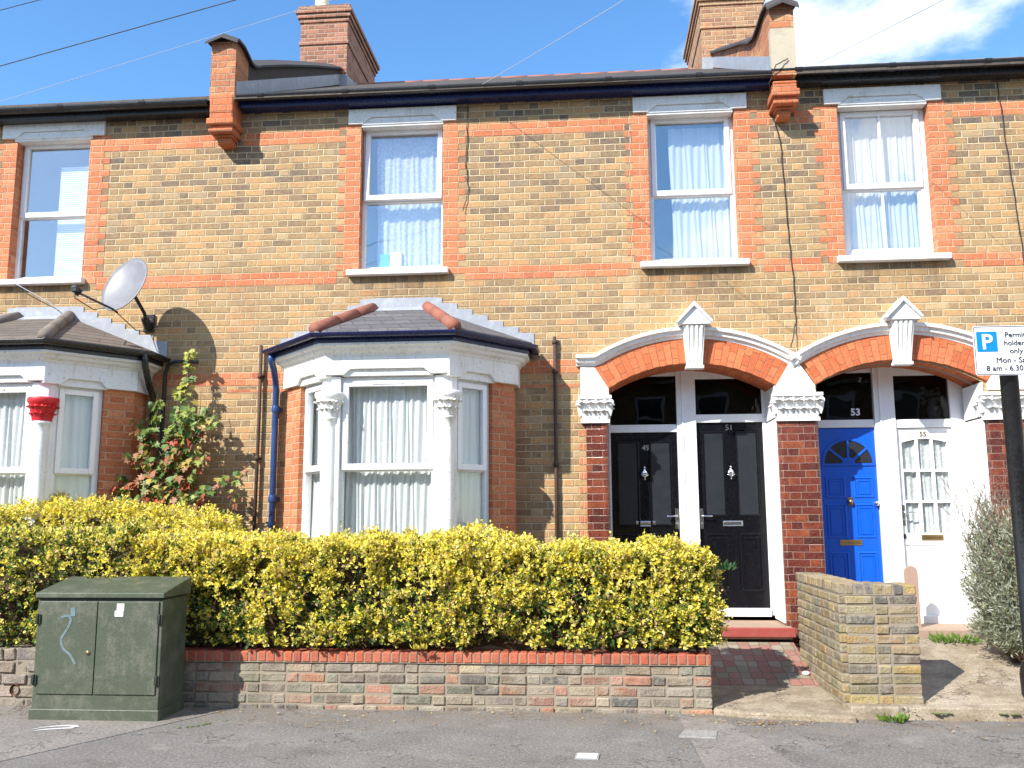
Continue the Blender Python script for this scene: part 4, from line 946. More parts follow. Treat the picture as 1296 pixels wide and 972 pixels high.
M['chimbrk']=brick_mat('party_wall_brick',[(0,(.20,.08,.05)),(.4,(.42,.15,.07)),(.8,(.55,.2,.08)),(1,(.5,.34,.18))],(.40,.30,.2),dirtamt=.4)
M['slatecap']=paint('dark_coping',(.045,.04,.04),.8,.4,(.09,.08,.07),12,.3)
U1=upstand(hm,-4.235,-3.945,[(-.36,6.99),(-.30,7.04),(-.12,7.05),(.0,7.02),(.12,6.98),(.22,6.99),(.35,7.05),(.46,7.12),(1.29,7.57),(2.6,8.25),(3.86,8.88)],mat='shadewall')
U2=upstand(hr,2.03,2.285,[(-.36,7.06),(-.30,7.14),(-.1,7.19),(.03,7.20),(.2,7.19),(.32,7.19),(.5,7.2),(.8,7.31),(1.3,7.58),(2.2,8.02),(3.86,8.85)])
MB().box(2.025,2.29,-.285,-.20,6.34,6.80).build('render_patch','cement',U2)
def corbel(h, xc, ztop, w=.27, zr=6.12):
    hw=w/2; o=MB()
    o.box(xc-hw,xc+hw,-.285,0,zr,ztop)
    st=[(zr-.075,-.275,.0),(zr-.10,-.30,-.02),(zr-.175,-.27,-.012),(zr-.20,-.21,.005),(zr-.225,-.17,.03),(zr-.30,-.14,.055)]
    o.box(xc-hw-.0,xc+hw+.0,-.28,0,zr-.07,zr); o.box(xc-hw-.022,xc+hw+.022,-.31,0,zr-.145,zr-.07)
    # moulded steps
    for a,b,yy,ins in ((zr-.185,zr-.145,-.265,.005),(zr-.225,zr-.185,-.285,-.008),(zr-.25,zr-.225,-.20,.03),(zr-.325,zr-.25,-.165,.055)):
        o.box(xc-hw+ins,xc+hw-ins,yy,0,a,b)
    return o.build('corbel','corb',h,bev=.012)
M['corb']=brick_mat('corbel_brick',[(0,(.45,.13,.05)),(1,(.62,.19,.08))],(.45,.22,.13),dirt=(.25,.09,.05),dirtamt=.35,ph=.4)
corbel(hm,-4.09,6.34); corbel(hr,2.158,6.20,.25,6.17)
def chimney(h, x0,x1,y0,y1,zt,mat,zb=8.0,pots=(),cap='brick'):
    o=MB().box(x0,x1,y0,y1,zb,zt-.20)
    o.box(x0-.02,x1+.02,y0-.02,y1+.02,zt-.66,zt-.60)
    for i,(a,b) in enumerate(((zt-.27,.02),(zt-.20,.05),(zt-.125,.075),(zt-.05,.04))): o.box(x0-b,x1+b,y0-b,y1+b,a,a+.073)
    c=o.build('chimney',mat,h,bev=.008)
    MB().add([(x0,y0,zt+.02),(x1,y0,zt+.02),(x1,y1,zt+.02),(x0,y1,zt+.02),(x0+.2,y0+.2,zt+.14),(x1-.2,y0+.2,zt+.14),(x1-.2,y1-.2,zt+.14),(x0+.2,y1-.2,zt+.14)],[(0,1,5,4),(1,2,6,5),(2,3,7,6),(3,0,4,7),(4,5,6,7)]).build('flaunching','cement',c)
    for px_,py_ in pots: MB().lathe([(.135,0),(.13,.06),(.115,.08),(.105,.5),(.125,.52),(.125,.57),(.095,.575),(.09,.3)],(px_,py_,zt+.05),20).build('chimney_pot','pot',c)
    MB().prism([(y0-.006,roofz(y0)-.05),(y1,roofz(4.8)-.05),(y1,roofz(4.8)+.13),(y0-.006,roofz(y0)+.13)],x1,x1+.007,Matrix(((0,1,0,0),(1,0,0,0),(0,0,1,0),(0,0,0,1)))).box(x0-.004,x1+.007,y0-.008,y0,roofz(y0)-.1,roofz(y0)+.15).build('lead_flashing','lead',c)
    return c
M['pot']=paint('buff_clay_pot',(.62,.55,.42),.8,.4,(.4,.33,.25),9,.3)
chimney(hm,-4.62,-3.83,3.88,5.75,9.92,'chim',pots=((-4.36,4.15),(-4.3,5.3)))
chimney(hr,1.87,2.84,3.88,5.75,9.86,'chim2',pots=((2.1,4.3),(2.5,4.9)))
# ---------------------------------------------------------------- pipes
dp=MB(); dp.tube([(-3.36,-.40,3.30),(-3.36,-.40,3.24),(-3.37,-.28,3.16),(-3.40,-.13,3.06),(-3.41,-.075,2.98),(-3.41,-.07,2.5),(-3.41,-.07,.36)],.034,12)
dpo=dp.build('downpipe','pipeblue',hm)
br=MB()
for z_ in (1.0,1.75,2.72): br.tube([(-3.41,-.07,z_),(-3.41,-.07,z_+.07)],.043,12).box(-3.47,-3.35,-.045,0,z_+.01,z_+.05)
br.build('pipe_bracket','pipeblue',dpo,bev=.003)
p=MB().tube([(-.355,-.045,3.50),(-.357,-.045,.36)],.019,8)
for z_ in (1.1,2.1,3.1,3.42): p.tube([(-.356,-.045,z_),(-.356,-.045,z_+.04)],.026,8).box(-.385,-.325,-.03,0,z_+.008,z_+.03)
tag(p.build('waste_pipe','brown'),'thin dark vertical pipe on the wall between the white bay and black doors','pipe')
p=MB().tube([(-3.605,-.05,3.47),(-3.60,-.05,2.6),(-3.615,-.05,.36)],.02,8)
for z_ in (1.2,2.2,3.1): p.tube([(-3.605,-.05,z_),(-3.605,-.05,z_+.05)],.028,8).box(-3.64,-3.57,-.03,0,z_+.01,z_+.035)
tag(p.build('waste_pipe','brown'),'thin rusty vertical pipe on the wall left of the blue downpipe','pipe')
p=MB().tube([(-4.32,-.05,3.30),(-4.58,-.06,3.31),(-4.66,-.06,3.27),(-4.69,-.06,3.18),(-4.69,-.06,2.4),(-4.69,-.06,.4)],.022,8)
tag(p.build('waste_pipe','blackpl'),'black bent pipe with a swan neck top under the satellite dish','pipe')
MB().tube([(-4.74,-.45,3.36),(-4.74,-.42,3.2),(-4.80,-.18,3.0),(-4.80,-.07,2.9),(-4.80,-.07,.36)],.036,12).build('downpipe','blackpl',hl)
def wob(pts, r, n=14, amp=.012, seedv=0):
    rg=random.Random(seedv); out=[]; pts=[Vector(p) for p in pts]
    for i in range(len(pts)-1):
        for k_ in range(n):
            q=pts[i].lerp(pts[i+1],k_/n); out.append(q+Vector((rg.uniform(-amp,amp),0,rg.uniform(-amp,amp)*.3)))
    out.append(pts[-1]); return MB().tube(out,r,6)
tag(wob([(2.20,-.30,6.44),(2.06,-.33,6.36),(2.0,-.25,6.2),(2.06,-.03,5.92),(2.14,-.012,5.6),(2.16,-.012,4.9),(2.20,-.012,4.1),(2.2,-.012,3.6),(2.12,-.10,3.32)],.006,8,.007,3).build('wall_cable','cable'),'black cable hanging down the brickwork below the corbel between the two right upstairs windows','cable','cables clipped to the house walls')
tag(wob([(4.46,-.02,6.2),(4.50,-.012,5.4),(4.56,-.012,4.4),(4.58,-.012,3.4)],.006,8,.007,4).build('wall_cable','cable'),'thin black cable running down the wall at the right edge above the parking sign','cable','cables clipped to the house walls')
tag(wob([(-1.31,-.02,6.2),(-1.33,-.012,5.5),(-1.30,-.012,5.2),(-1.36,-.03,4.95)],.005,8,.006,5).build('wall_cable','cable'),'short loose cable on the brick wall right of the open upstairs window','cable','cables clipped to the house walls')
tag(wob([(-6.5,-.09,4.24),(-6.1,-.07,4.02),(-5.98,-.06,3.92)],.005,6,.004,6).build('wall_cable','palecable'),'pale cable from the left upstairs sill down to the brown tiled bay roof','cable','cables clipped to the house walls')
def ray_pt(px,py,Y):
    Mt=camo.matrix_world.to_3x3(); d_=Mt@Vector(((px-648)/1142,-(py-486)/1142,-1)); t_=(Y+9.6)/d_.y; return Vector((0,-9.6,1.55))+d_*t_
def oh(label,a,b,r,mat,sag=.03):
    a=Vector(a); b=Vector(b); pts=[a.lerp(b,i/16)-Vector((0,0,sag*math.sin(math.pi*i/16))) for i in range(17)]
    tag(MB().tube(pts,r,5).build('overhead_cable',mat),label,'cable','overhead cables in the sky')
oh('dark overhead cable crossing the blue sky at the top left, lowest of the dark ones',(-6.8,-3,4.80),(-1.3,-3,6.12),0.0043,'cable',.0)
oh('short dark overhead cable in the extreme top left corner of the sky',(-6.5,-3,5.42),(-3.6,-3,6.05),0.0037,'cable',.0)
oh('faint pale overhead cable crossing the sky left of the brick chimney',(-6.8,-3,4.42),(-1.6,-3,5.82),0.0022,'palecable',.0)
oh('bright overhead cable rising from the navy eaves towards the yellow chimney',(-1.17,-.2,6.33),(1.35,-4.0,5.62),0.0034,'palecable',.02)
oh('dark overhead cable rising from the eaves across the cloudy sky at the right',(2.54,-.2,6.42),(3.75,-4.0,5.55),0.0025,'cable',.0)
# ---------------------------------------------------------------- satellite dish
ds=thing('satellite_dish','grey satellite dish on a black bracket above the brown tiled bay roof','satellite dish',(-4.95,0,3.8))
nrm=Vector((-.30,-.88,.36)).normalized(); a_=Vector((0,0,1)).cross(nrm).normalized(); b_=nrm.cross(a_).normalized(); c0=Vector((-4.95,-.56,4.07))
mb=MB(); vs=[];fs=[]; nr,ns=8,40
for j in range(nr+1):
    rr_=j/nr
    for i in range(ns):
        t=2*math.pi*i/ns; q=c0+a_*(.29*rr_*math.cos(t))+b_*(.34*rr_*math.sin(t))+nrm*(.055*rr_*rr_-.05); vs.append(q)
for j in range(nr): fs+=[(j*ns+i,j*ns+(i+1)%ns,(j+1)*ns+(i+1)%ns,(j+1)*ns+i) for i in range(ns)]
n0=len(vs); vs+=[v_-nrm*.008 for v_ in vs]; fs+=[tuple(n0+k_ for k_ in reversed(f)) for f in fs]; fs+=[(nr*ns+i,nr*ns+(i+1)%ns,n0+nr*ns+(i+1)%ns,n0+nr*ns+i) for i in range(ns)]
mb.add(vs,fs,smooth=True); mb.build('dish_reflector','dishm',ds)
foot=c0-b_*.33+nrm*.0; lnb=foot+nrm*.36+b_*.02+a_*(-.20 if a_.x>0 else .20)
MB().tube([foot-nrm*.05,foot+nrm*.02,lnb],.012,8).tube([lnb-b_*.02+nrm*-.03,lnb+b_*.05-nrm*.05],.022,10).build('feed_arm','blackpl',ds)
MB().tube([lnb+b_*.03-nrm*.06,lnb+b_*.045+nrm*.04],.03,12).box(lnb.x-.03,lnb.x+.03,lnb.y-.03,lnb.y+.03,lnb.z-.01,lnb.z+.05).build('feed_horn','blackpl',ds,bev=.005)
MB().tube([c0-nrm*.06,c0-nrm*.16-Vector((0,0,.04)),(-4.90,-.20,3.84),(-4.93,-.08,3.76),(-4.93,-.0,3.76)],.02,10).box(-4.99,-4.87,-.03,0,3.66,3.86).tube([(-4.93,-.03,3.70),(-4.93,-.12,3.80)],.045,10).build('wall_bracket','blackpl',ds,bev=.004)
MB().tube([lnb,lnb-Vector((0,0,.07)),(-5.28,-.55,3.80),(-5.1,-.45,3.86),foot,(-4.98,-.2,3.64),(-4.92,-.02,3.66)],.005,6).build('cable','cable',ds)
# ---------------------------------------------------------------- green street cabinet
cb=thing('street_cabinet','dark green metal street cabinet with two doors, pale blue scribble and white sticker','utility cabinet',(-3.93,-2.28,0))
X0,X1,Y0,Y1=-4.455,-3.41,-2.49,-2.05
MB().box(X0,X1,Y0,Y1,.0,.93).build('body','greencab',cb,bev=.006)
MB().slab([(X0-.012,Y0-.03),(X1+.022,Y0-.03),(X1+.022,Y1+.02),(X0-.012,Y1+.02)],.945,[.985,.985,1.085,1.085]).build('lid','greencab',cb,bev=.008)
MB().box(X0+.006,X1-.006,Y0-.0,Y1,.925,.947).build('lid_gap','cabdark',cb)
MB().box(X0-.012,X1+.012,Y0-.014,Y1+.01,0,.085).build('plinth','greencab',cb,bev=.006)
for a,b in ((X0+.03,X0+.505),(X0+.513,X1-.028)):
    d_=MB().box(a,b,Y0-.012,Y0-.001,.20,.915).build('door','greencab',cb,bev=.003)
    if a<-4.0: MB().tube([(b-.055,Y0-.02,.52),(b-.055,Y0-.01,.52)],.018,14).build('lock','brass',d_)
for x_ in (X0+.018,X1-.012):
    for z_ in (.31,.78): MB().box(x_-.022,x_+.022,Y0-.024,Y0-.004,z_-.035,z_+.035).tube([(x_,Y0-.026,z_-.04),(x_,Y0-.026,z_+.04)],.009,8).build('hinge','cabdark',cb,bev=.002)
def ribbon(pts,wd,y,name,mat,parent):
    mb=MB(); n=len(pts); vs=[];fs=[]
    for i,p in enumerate(pts):
        a=Vector(pts[max(i-1,0)]); b=Vector(pts[min(i+1,n-1)]); t=(b-a).normalized(); q=Vector((-t.y,t.x))*wd*.5
        vs+=[(p[0]+q.x,y,p[1]+q.y),(p[0]-q.x,y,p[1]-q.y)]
    fs=[(i*2,i*2+1,i*2+3,i*2+2) for i in range(n-1)]; return mb.add(vs,fs).build(name,mat,parent)
def smooth(pts,k=6):
    out=[]
    for i in range(len(pts)-1):
        p0=Vector(pts[max(i-1,0)]);p1=Vector(pts[i]);p2=Vector(pts[i+1]);p3=Vector(pts[min(i+2,len(pts)-1)])
        for j in range(k):
            t=j/k; out.append(tuple(.5*((2*p1)+(p2-p0)*t+(2*p0-5*p1+4*p2-p3)*t*t+(3*p1-p0-3*p2+p3)*t**3)))
    out.append(pts[-1]); return out
ribbon(smooth([(-4.245,.79),(-4.19,.805),(-4.165,.77),(-4.19,.70),(-4.235,.62),(-4.21,.55),(-4.15,.50),(-4.105,.43)]),.02,Y0-.0145,'graffiti','graf',cb)
MB().box(-3.80,-3.73,Y0-.0145,Y0-.013,.80,.845).box(-3.785,-3.725,Y0-.0145,Y0-.013,.845,.90).build('sticker','paper',cb)
MB().box(-4.17,-4.13,Y0-.0145,Y0-.013,.80,.87).build('sticker','graf',cb)
# ---------------------------------------------------------------- parking sign on a pole
sg=thing('parking_sign','black signpost with a white permit holders parking plate at the right edge','sign',(2.44,-4.7,0))
def pp(px,py): return ray_pt(px,py,-4.7)
pc=ray_pt(1277,479,-4.7); rad=.045
pc.x*=4.955/4.9
MB().lathe([(rad+.028,-.05),(rad+.028,.05),(rad+.003,.09),(rad+.003,.62),(rad+.022,.66),(rad+.024,.76),(rad+.018,.80),(rad,.83),(rad,2.48),(rad+.004,2.485),(rad+.004,2.53),(rad-.01,2.545)],(pc.x,-4.645,0),28).build('pole','poleb',sg)
pl=pp(1230,414); pb=pp(1236,476); zt_=pl.z; zb_=pb.z; xl=pp(1231,445).x; wdp=(zt_-zb_)*1.72
def rrect(x0,x1,z0,z1,r,n=5):
    out=[]
    for cx,cz,a0 in ((x1-r,z1-r,0),(x0+r,z1-r,90),(x0+r,z0+r,180),(x1-r,z0+r,270)): out+=[(cx+r*math.cos(R(a0+90*i/n)),cz+r*math.sin(R(a0+90*i/n))) for i in range(n+1)]
    return out
ply=-4.72
plate=MB().prism(rrect(xl,xl+wdp,zb_,zt_,.012),ply,ply+.004).build('sign_plate','signw',sg)
o_=rrect(xl+.003,xl+wdp-.003,zb_+.003,zt_-.003,.010); i_=rrect(xl+.0065,xl+wdp-.0065,zb_+.0065,zt_-.0065,.008)
n_=len(o_); MB().add([(a,ply-.0012,b) for a,b in o_+i_],[(k_,(k_+1)%n_,n_+(k_+1)%n_,n_+k_) for k_ in range(n_)]).build('border','ink',plate)
hh=zt_-zb_
MB().prism(rrect(xl+.06*hh,xl+.455*hh,zt_-.525*hh,zt_-.115*hh,.005),ply-.0015,ply-.0002).build('parking_symbol','signb',plate)
text('P',.43*hh,(xl+.145*hh,ply-.003,zt_-.47*hh),'signw',plate,'letter',bold=.002)
cxs=xl+.50*hh
text('Permit',.148*hh,(xl+.80*hh,ply-.002,zt_-.235*hh),'ink',plate,align='CENTER')
text('holders',.148*hh,(xl+.80*hh,ply-.002,zt_-.40*hh),'ink',plate,align='CENTER')
text('only',.148*hh,(xl+.80*hh,ply-.002,zt_-.56*hh),'ink',plate,align='CENTER')
text('Mon - Sat',.158*hh,(xl+.40*hh,ply-.002,zt_-.75*hh),'ink',plate)
text('8 am - 6.30 pm',.155*hh,(xl+.20*hh,ply-.002,zt_-.91*hh),'ink',plate)
MB().box(pc.x-rad-.012,pc.x+rad+.012,ply+.004,ply+.03,zt_-.06,zt_-.035).box(pc.x-rad-.012,pc.x+rad+.012,ply+.004,ply+.03,zb_+.035,zb_+.06).build('sign_clip','galv',sg)
# ---------------------------------------------------------------- foliage
def nrmz(a): return a/np.maximum(np.linalg.norm(a,axis=1,keepdims=True),1e-6)
def leaves(name,P,D,Nn,L,W,col,parent,mat='leaf',lobed=False,fold=.18):
    D=nrmz(D); Sd=nrmz(np.cross(D,Nn)); Nn=nrmz(np.cross(Sd,D)); n=len(P); L=L[:,None]; W=W[:,None]
    if not lobed:
        V=np.stack([P, P+D*L*.5+Sd*W*.5+Nn*W*fold, P+D*L, P+D*L*.5-Sd*W*.5+Nn*W*fold],1).reshape(-1,3)
        b=np.arange(n)[:,None]*4; F=np.concatenate([b+[0,1,2],b+[0,2,3]],1).reshape(-1,3); k=4
    else:
        out=[(0,0),(.30,.02),(.62,.22),(.34,.36),(.66,.66),(.24,.62),(0,1.05),(-.24,.62),(-.66,.66),(-.34,.36),(-.62,.22),(-.30,.02)]
        vs=[P+D*L*.33-Nn*L*.03]
        for a,b_ in out: vs.append(P+D*L*b_+Sd*L*a*.95+Nn*L*abs(a)*.12-Nn*L*(b_>.9)*.12)
        V=np.stack(vs,1).reshape(-1,3); k=13; b=np.arange(n)[:,None]*k
        tri=[]; m=len(out)
        for i in range(m): tri+= [0,1+i,1+(i+1)%m]
        F=(b+np.array(tri)[None,:]).reshape(-1,3)
    return fast_mesh(name,V,F,mat,parent,np.repeat(col,k,0))
def nz3(P,s,off=0.): return np.array([noise.noise(Vector((p[0]*s+off,p[1]*s+off*.7,p[2]*s-off))) for p in P])
def hedge(label,x0,x1,y0,y1,z0,ztop,dens,seed,yellow=1.0,rend=True,leafL=.040,lean=0.,zfun=None):
    g=np.random.default_rng(seed); hd=thing('hedge',label,'hedge',((x0+x1)/2,(y0+y1)/2,z0))
    Lx=x1-x0; Ly=y1-y0; Hh=ztop-z0
    areas=[Lx*Hh, Lx*Ly, Ly*Hh if rend else 0.0001, Lx*Hh*.35]
    n=int(sum(areas)*dens); face=g.choice(4,n,p=np.array(areas)/sum(areas)); u=g.random(n); v=g.random(n); w_=g.random(n)
    P=np.zeros((n,3)); Nn=np.zeros((n,3))
    f=face==0; P[f]=np.c_[x0+Lx*u[f],np.full(f.sum(),y0),z0+Hh*v[f]]; Nn[f]=(0,-1,0)
    f=face==1; P[f]=np.c_[x0+Lx*u[f],y0+Ly*v[f],np.full(f.sum(),ztop)]; Nn[f]=(0,0,1)
    f=face==2; P[f]=np.c_[np.full(f.sum(),x1),y0+Ly*u[f],z0+Hh*v[f]]; Nn[f]=(1,0,0)
    f=face==3; P[f]=np.c_[x0+Lx*u[f],np.full(f.sum(),y1),z0+Hh*v[f]]; Nn[f]=(0,1,0)
    if zfun is not None:
        f=P[:,2]>z0; P[:,2]=z0+(P[:,2]-z0)*(zfun(P[:,0])-z0)/Hh
    # round the long edges
    c=.13; zt=ztop if zfun is None else zfun(P[:,0])
    q=P.copy(); q[:,1]=np.clip(P[:,1],y0+c,y1-c); q[:,2]=np.minimum(P[:,2],zt-c); q[:,0]=np.clip(P[:,0],x0,x1-(c if rend else 0))
    dlt=P-q; ln=np.linalg.norm(dlt,axis=1,keepdims=True); m=(ln[:,0]>c); P[m]=(q+dlt/np.maximum(ln,1e-6)*c)[m]; Nn=nrmz(np.where(ln>1e-4,dlt,Nn)*1.0+Nn*.3)
    big=nz3(P,1.6,3.1+seed); mid=nz3(P,5.5,7.7+seed); sm=nz3(P,13,1.3+seed); hole=nz3(P,3.6,11.9+seed)
    rel=(P[:,2]-z0)/Hh
    disp=big*.09+mid*.11+sm*.045-np.where(rel<.12,.03,0)
    # hollows where the twigs show, mostly in the lower half of the front
    hm_=(hole>.15+.22*np.clip(rel-.25,0,1)+.0*sm)&(Nn[:,2]<.6)
    hl_=hm_&(g.random(n)<.84)
    depth=g.exponential(.03,n)
    P=P+Nn*(disp-depth)[:,None]
    twP=P[hl_].copy(); twN=Nn[hl_]
    deep=hl_&(g.random(n)<.5); keep=(~hl_)|deep
    P[deep]-=Nn[deep]*g.uniform(.08,.2,deep.sum())[:,None]
    P,Nn,rel,mid,dp_,depth,big,sm=P[keep],Nn[keep],rel[keep],mid[keep],deep[keep],depth[keep],big[keep],sm[keep]; n=len(P)
    sd=nrmz(Nn*.9+np.array([0,-.05,.55])+g.normal(0,.38,(n,3)))
    K=10; t=np.tile(np.linspace(0,1,K),n); idx=np.repeat(np.arange(n),K); ll=(.045+.04*g.random(n))*np.where(g.random(n)<.035,2.6,1.)
    PP=P[idx]+sd[idx]*(ll[idx]*(t-.4))[:,None]+g.normal(0,.006,(n*K,3))
    ang=np.tile(np.arange(K)*2.4,n)+g.random(n)[idx]*6.28
    a=nrmz(np.cross(sd,np.array([.3,.5,.8]))); b=np.cross(sd,a)
    rad=a[idx]*np.cos(ang)[:,None]+b[idx]*np.sin(ang)[:,None]
    D=sd[idx]*(.25+.75*t)[:,None]+rad*(1.0-.5*t)[:,None]+g.normal(0,.15,(n*K,3))
    Nl=sd[idx]*.8+np.array([-.15,-.45,.15])+g.normal(0,.3,(n*K,3))-rad*.2
    sz=leafL*(.4+.85*g.random(n*K)**1.3)*(1-.3*t)*(.8+.4*g.random(n))[idx]
    # colours
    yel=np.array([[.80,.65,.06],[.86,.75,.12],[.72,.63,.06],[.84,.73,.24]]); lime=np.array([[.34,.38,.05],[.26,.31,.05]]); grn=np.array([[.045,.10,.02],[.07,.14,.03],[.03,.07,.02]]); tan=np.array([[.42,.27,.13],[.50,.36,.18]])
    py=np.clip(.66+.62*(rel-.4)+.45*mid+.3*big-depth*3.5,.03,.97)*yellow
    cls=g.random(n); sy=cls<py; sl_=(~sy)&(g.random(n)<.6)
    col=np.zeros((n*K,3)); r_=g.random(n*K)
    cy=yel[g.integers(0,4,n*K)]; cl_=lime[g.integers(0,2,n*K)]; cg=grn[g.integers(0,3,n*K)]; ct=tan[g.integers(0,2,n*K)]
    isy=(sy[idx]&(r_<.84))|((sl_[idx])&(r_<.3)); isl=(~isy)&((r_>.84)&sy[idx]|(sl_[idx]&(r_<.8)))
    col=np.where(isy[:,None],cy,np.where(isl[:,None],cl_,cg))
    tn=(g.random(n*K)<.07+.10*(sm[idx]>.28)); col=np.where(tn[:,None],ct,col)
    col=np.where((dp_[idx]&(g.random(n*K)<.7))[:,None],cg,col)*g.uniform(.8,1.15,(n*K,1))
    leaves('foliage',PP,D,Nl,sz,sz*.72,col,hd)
    # twigs
    mb=MB(); nt_=min(len(twP),int(Lx*110)); sel=g.choice(len(twP),nt_,replace=False) if nt_ else []
    ym=(y0+y1)/2
    for i in sel:
        e=Vector(twP[i]); s0=Vector((e.x+g.uniform(-.22,.22),min(ym,e.y+.32),max(z0,e.z-g.uniform(.1,.4)))); m_=s0.lerp(e,.55)+Vector(g.normal(0,.035,3)); mb.tube([s0,m_,e+Vector(g.normal(0,.02,3))],[.0055,.004,.0022],4,cap=False)
    for i in range(int(Lx*5)):
        xx=x0+g.random()*Lx; yy=ym+g.uniform(-.12,.12); mb.tube([(xx,yy,z0-.1),(xx+g.uniform(-.1,.1),yy-.1,z0+Hh*.4),(xx+g.uniform(-.25,.25),yy-.25,z0+Hh*.75)],[.016,.011,.006],5,cap=False)
    mb.build('twigs','twig',hd)
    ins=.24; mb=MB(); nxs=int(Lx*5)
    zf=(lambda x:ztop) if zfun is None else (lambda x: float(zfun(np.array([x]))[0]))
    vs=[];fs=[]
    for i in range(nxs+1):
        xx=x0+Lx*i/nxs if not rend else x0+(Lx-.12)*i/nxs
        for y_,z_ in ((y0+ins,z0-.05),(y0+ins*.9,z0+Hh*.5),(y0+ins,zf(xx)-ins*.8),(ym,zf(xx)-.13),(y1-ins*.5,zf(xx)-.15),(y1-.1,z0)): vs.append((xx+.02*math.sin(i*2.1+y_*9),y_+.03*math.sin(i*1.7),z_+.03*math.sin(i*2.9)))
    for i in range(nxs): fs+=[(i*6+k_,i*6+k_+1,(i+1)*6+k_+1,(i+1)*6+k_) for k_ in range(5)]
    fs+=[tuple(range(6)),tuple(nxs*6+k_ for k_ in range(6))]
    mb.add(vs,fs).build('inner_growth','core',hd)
    return hd
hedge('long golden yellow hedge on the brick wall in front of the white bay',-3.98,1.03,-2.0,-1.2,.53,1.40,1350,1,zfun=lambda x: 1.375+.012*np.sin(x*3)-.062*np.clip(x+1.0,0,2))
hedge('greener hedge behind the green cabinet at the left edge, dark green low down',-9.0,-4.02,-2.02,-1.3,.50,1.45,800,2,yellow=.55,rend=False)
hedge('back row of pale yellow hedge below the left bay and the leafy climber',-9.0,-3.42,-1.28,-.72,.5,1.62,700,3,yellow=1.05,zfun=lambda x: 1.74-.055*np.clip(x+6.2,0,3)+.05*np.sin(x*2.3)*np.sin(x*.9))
# climber beside the bay
def climber():
    g=np.random.default_rng(12); t=thing('climbing_plant','leafy climber with green and reddish maple shaped leaves on the wall beneath the satellite dish','plant',(-4.4,-.45,.36))
    st=MB(); P=[];D=[];N_=[];C=[];Ls=[]
    def stem(p0,p1,p2,n,r,leafn,sz,hgt):
        pts=[]
        for i in range(n+1):
            k_=i/n; q=(1-k_)**2*Vector(p0)+2*k_*(1-k_)*Vector(p1)+k_*k_*Vector(p2); pts.append(q+Vector(g.normal(0,.012,3)))
        st.tube(pts,[r*(1-.8*i/n) for i in range(n+1)],6,cap=False)
        for i in range(leafn):
            k_=.12+.88*g.random()**.8; q=pts[min(int(k_*n),n)]; a=g.random()*6.28; rr=g.uniform(.03,.15)*(1.15-k_*.7)
            off=Vector((math.cos(a)*rr,math.sin(a)*rr*.8-.02,g.uniform(-.05,.06))); e=q+off; e.y=min(e.y,-.06)
            P.append(e); D.append((off.x*6+g.normal(0,.3),off.y*3-.2,-.55+g.normal(0,.35))); N_.append((g.normal(-.25,.4),-.75+g.normal(0,.3),.6+g.normal(0,.3)))
            z=e.z; r_=g.random()
            if z<2.5 and r_<.36: c=(.40,.09,.05) if g.random()<.5 else (.36,.17,.09)
            elif z>2.9 and r_<.75: c=(.38,.40,.07)
            elif r_<.50: c=(.24,.30,.06)
            elif r_<.60: c=(.45,.36,.08)
            else: c=(.07,.15,.035) if g.random()<.6 else (.12,.21,.05)
            C.append(np.array(c)*g.uniform(.8,1.2)); Ls.append(sz*g.uniform(.65,1.2)*(1.1-.35*k_))
    stem((-4.45,-.38,.36),(-4.45,-.35,2.0),(-4.33,-.22,3.50),20,.022,200,.085,3.5)
    stem((-4.5,-.4,.36),(-4.7,-.42,1.9),(-4.62,-.35,2.95),14,.015,130,.09,2.9)
    stem((-4.4,-.4,.36),(-4.2,-.4,1.9),(-4.16,-.28,2.92),14,.015,130,.09,2.9)
    for i in range(30):
        s=g.uniform(-1,1); z=g.uniform(1.5,2.8); w_=(.88 if z<2.2 else .56)
        x0=-4.42+s*.06; x1=x0+s*w_*(.6+.5*g.random()); 
        stem((x0,-.36,z-.35),(x0+(x1-x0)*.5,-.4,z-.05),(x1,-.32+g.uniform(-.22,.12),z+g.uniform(-.05,.2)),8,.007,34,.085,z)
    for a_,b_,c2 in (((-4.5,-.3,.36),(-4.75,-.25,1.6),(-4.55,-.2,2.6)),((-4.35,-.3,.36),(-4.1,-.25,1.5),(-4.25,-.15,2.5)),((-4.4,-.3,.36),(-3.9,-.25,1.3),(-3.75,-.2,2.0))): stem(a_,b_,c2,12,.012,24,.085,2)
    st.build('stems','twig',t)
    leaves('foliage',np.array(P),np.array(D),np.array(N_),np.array(Ls),np.array(Ls),np.array(C),t,lobed=True)
climber()
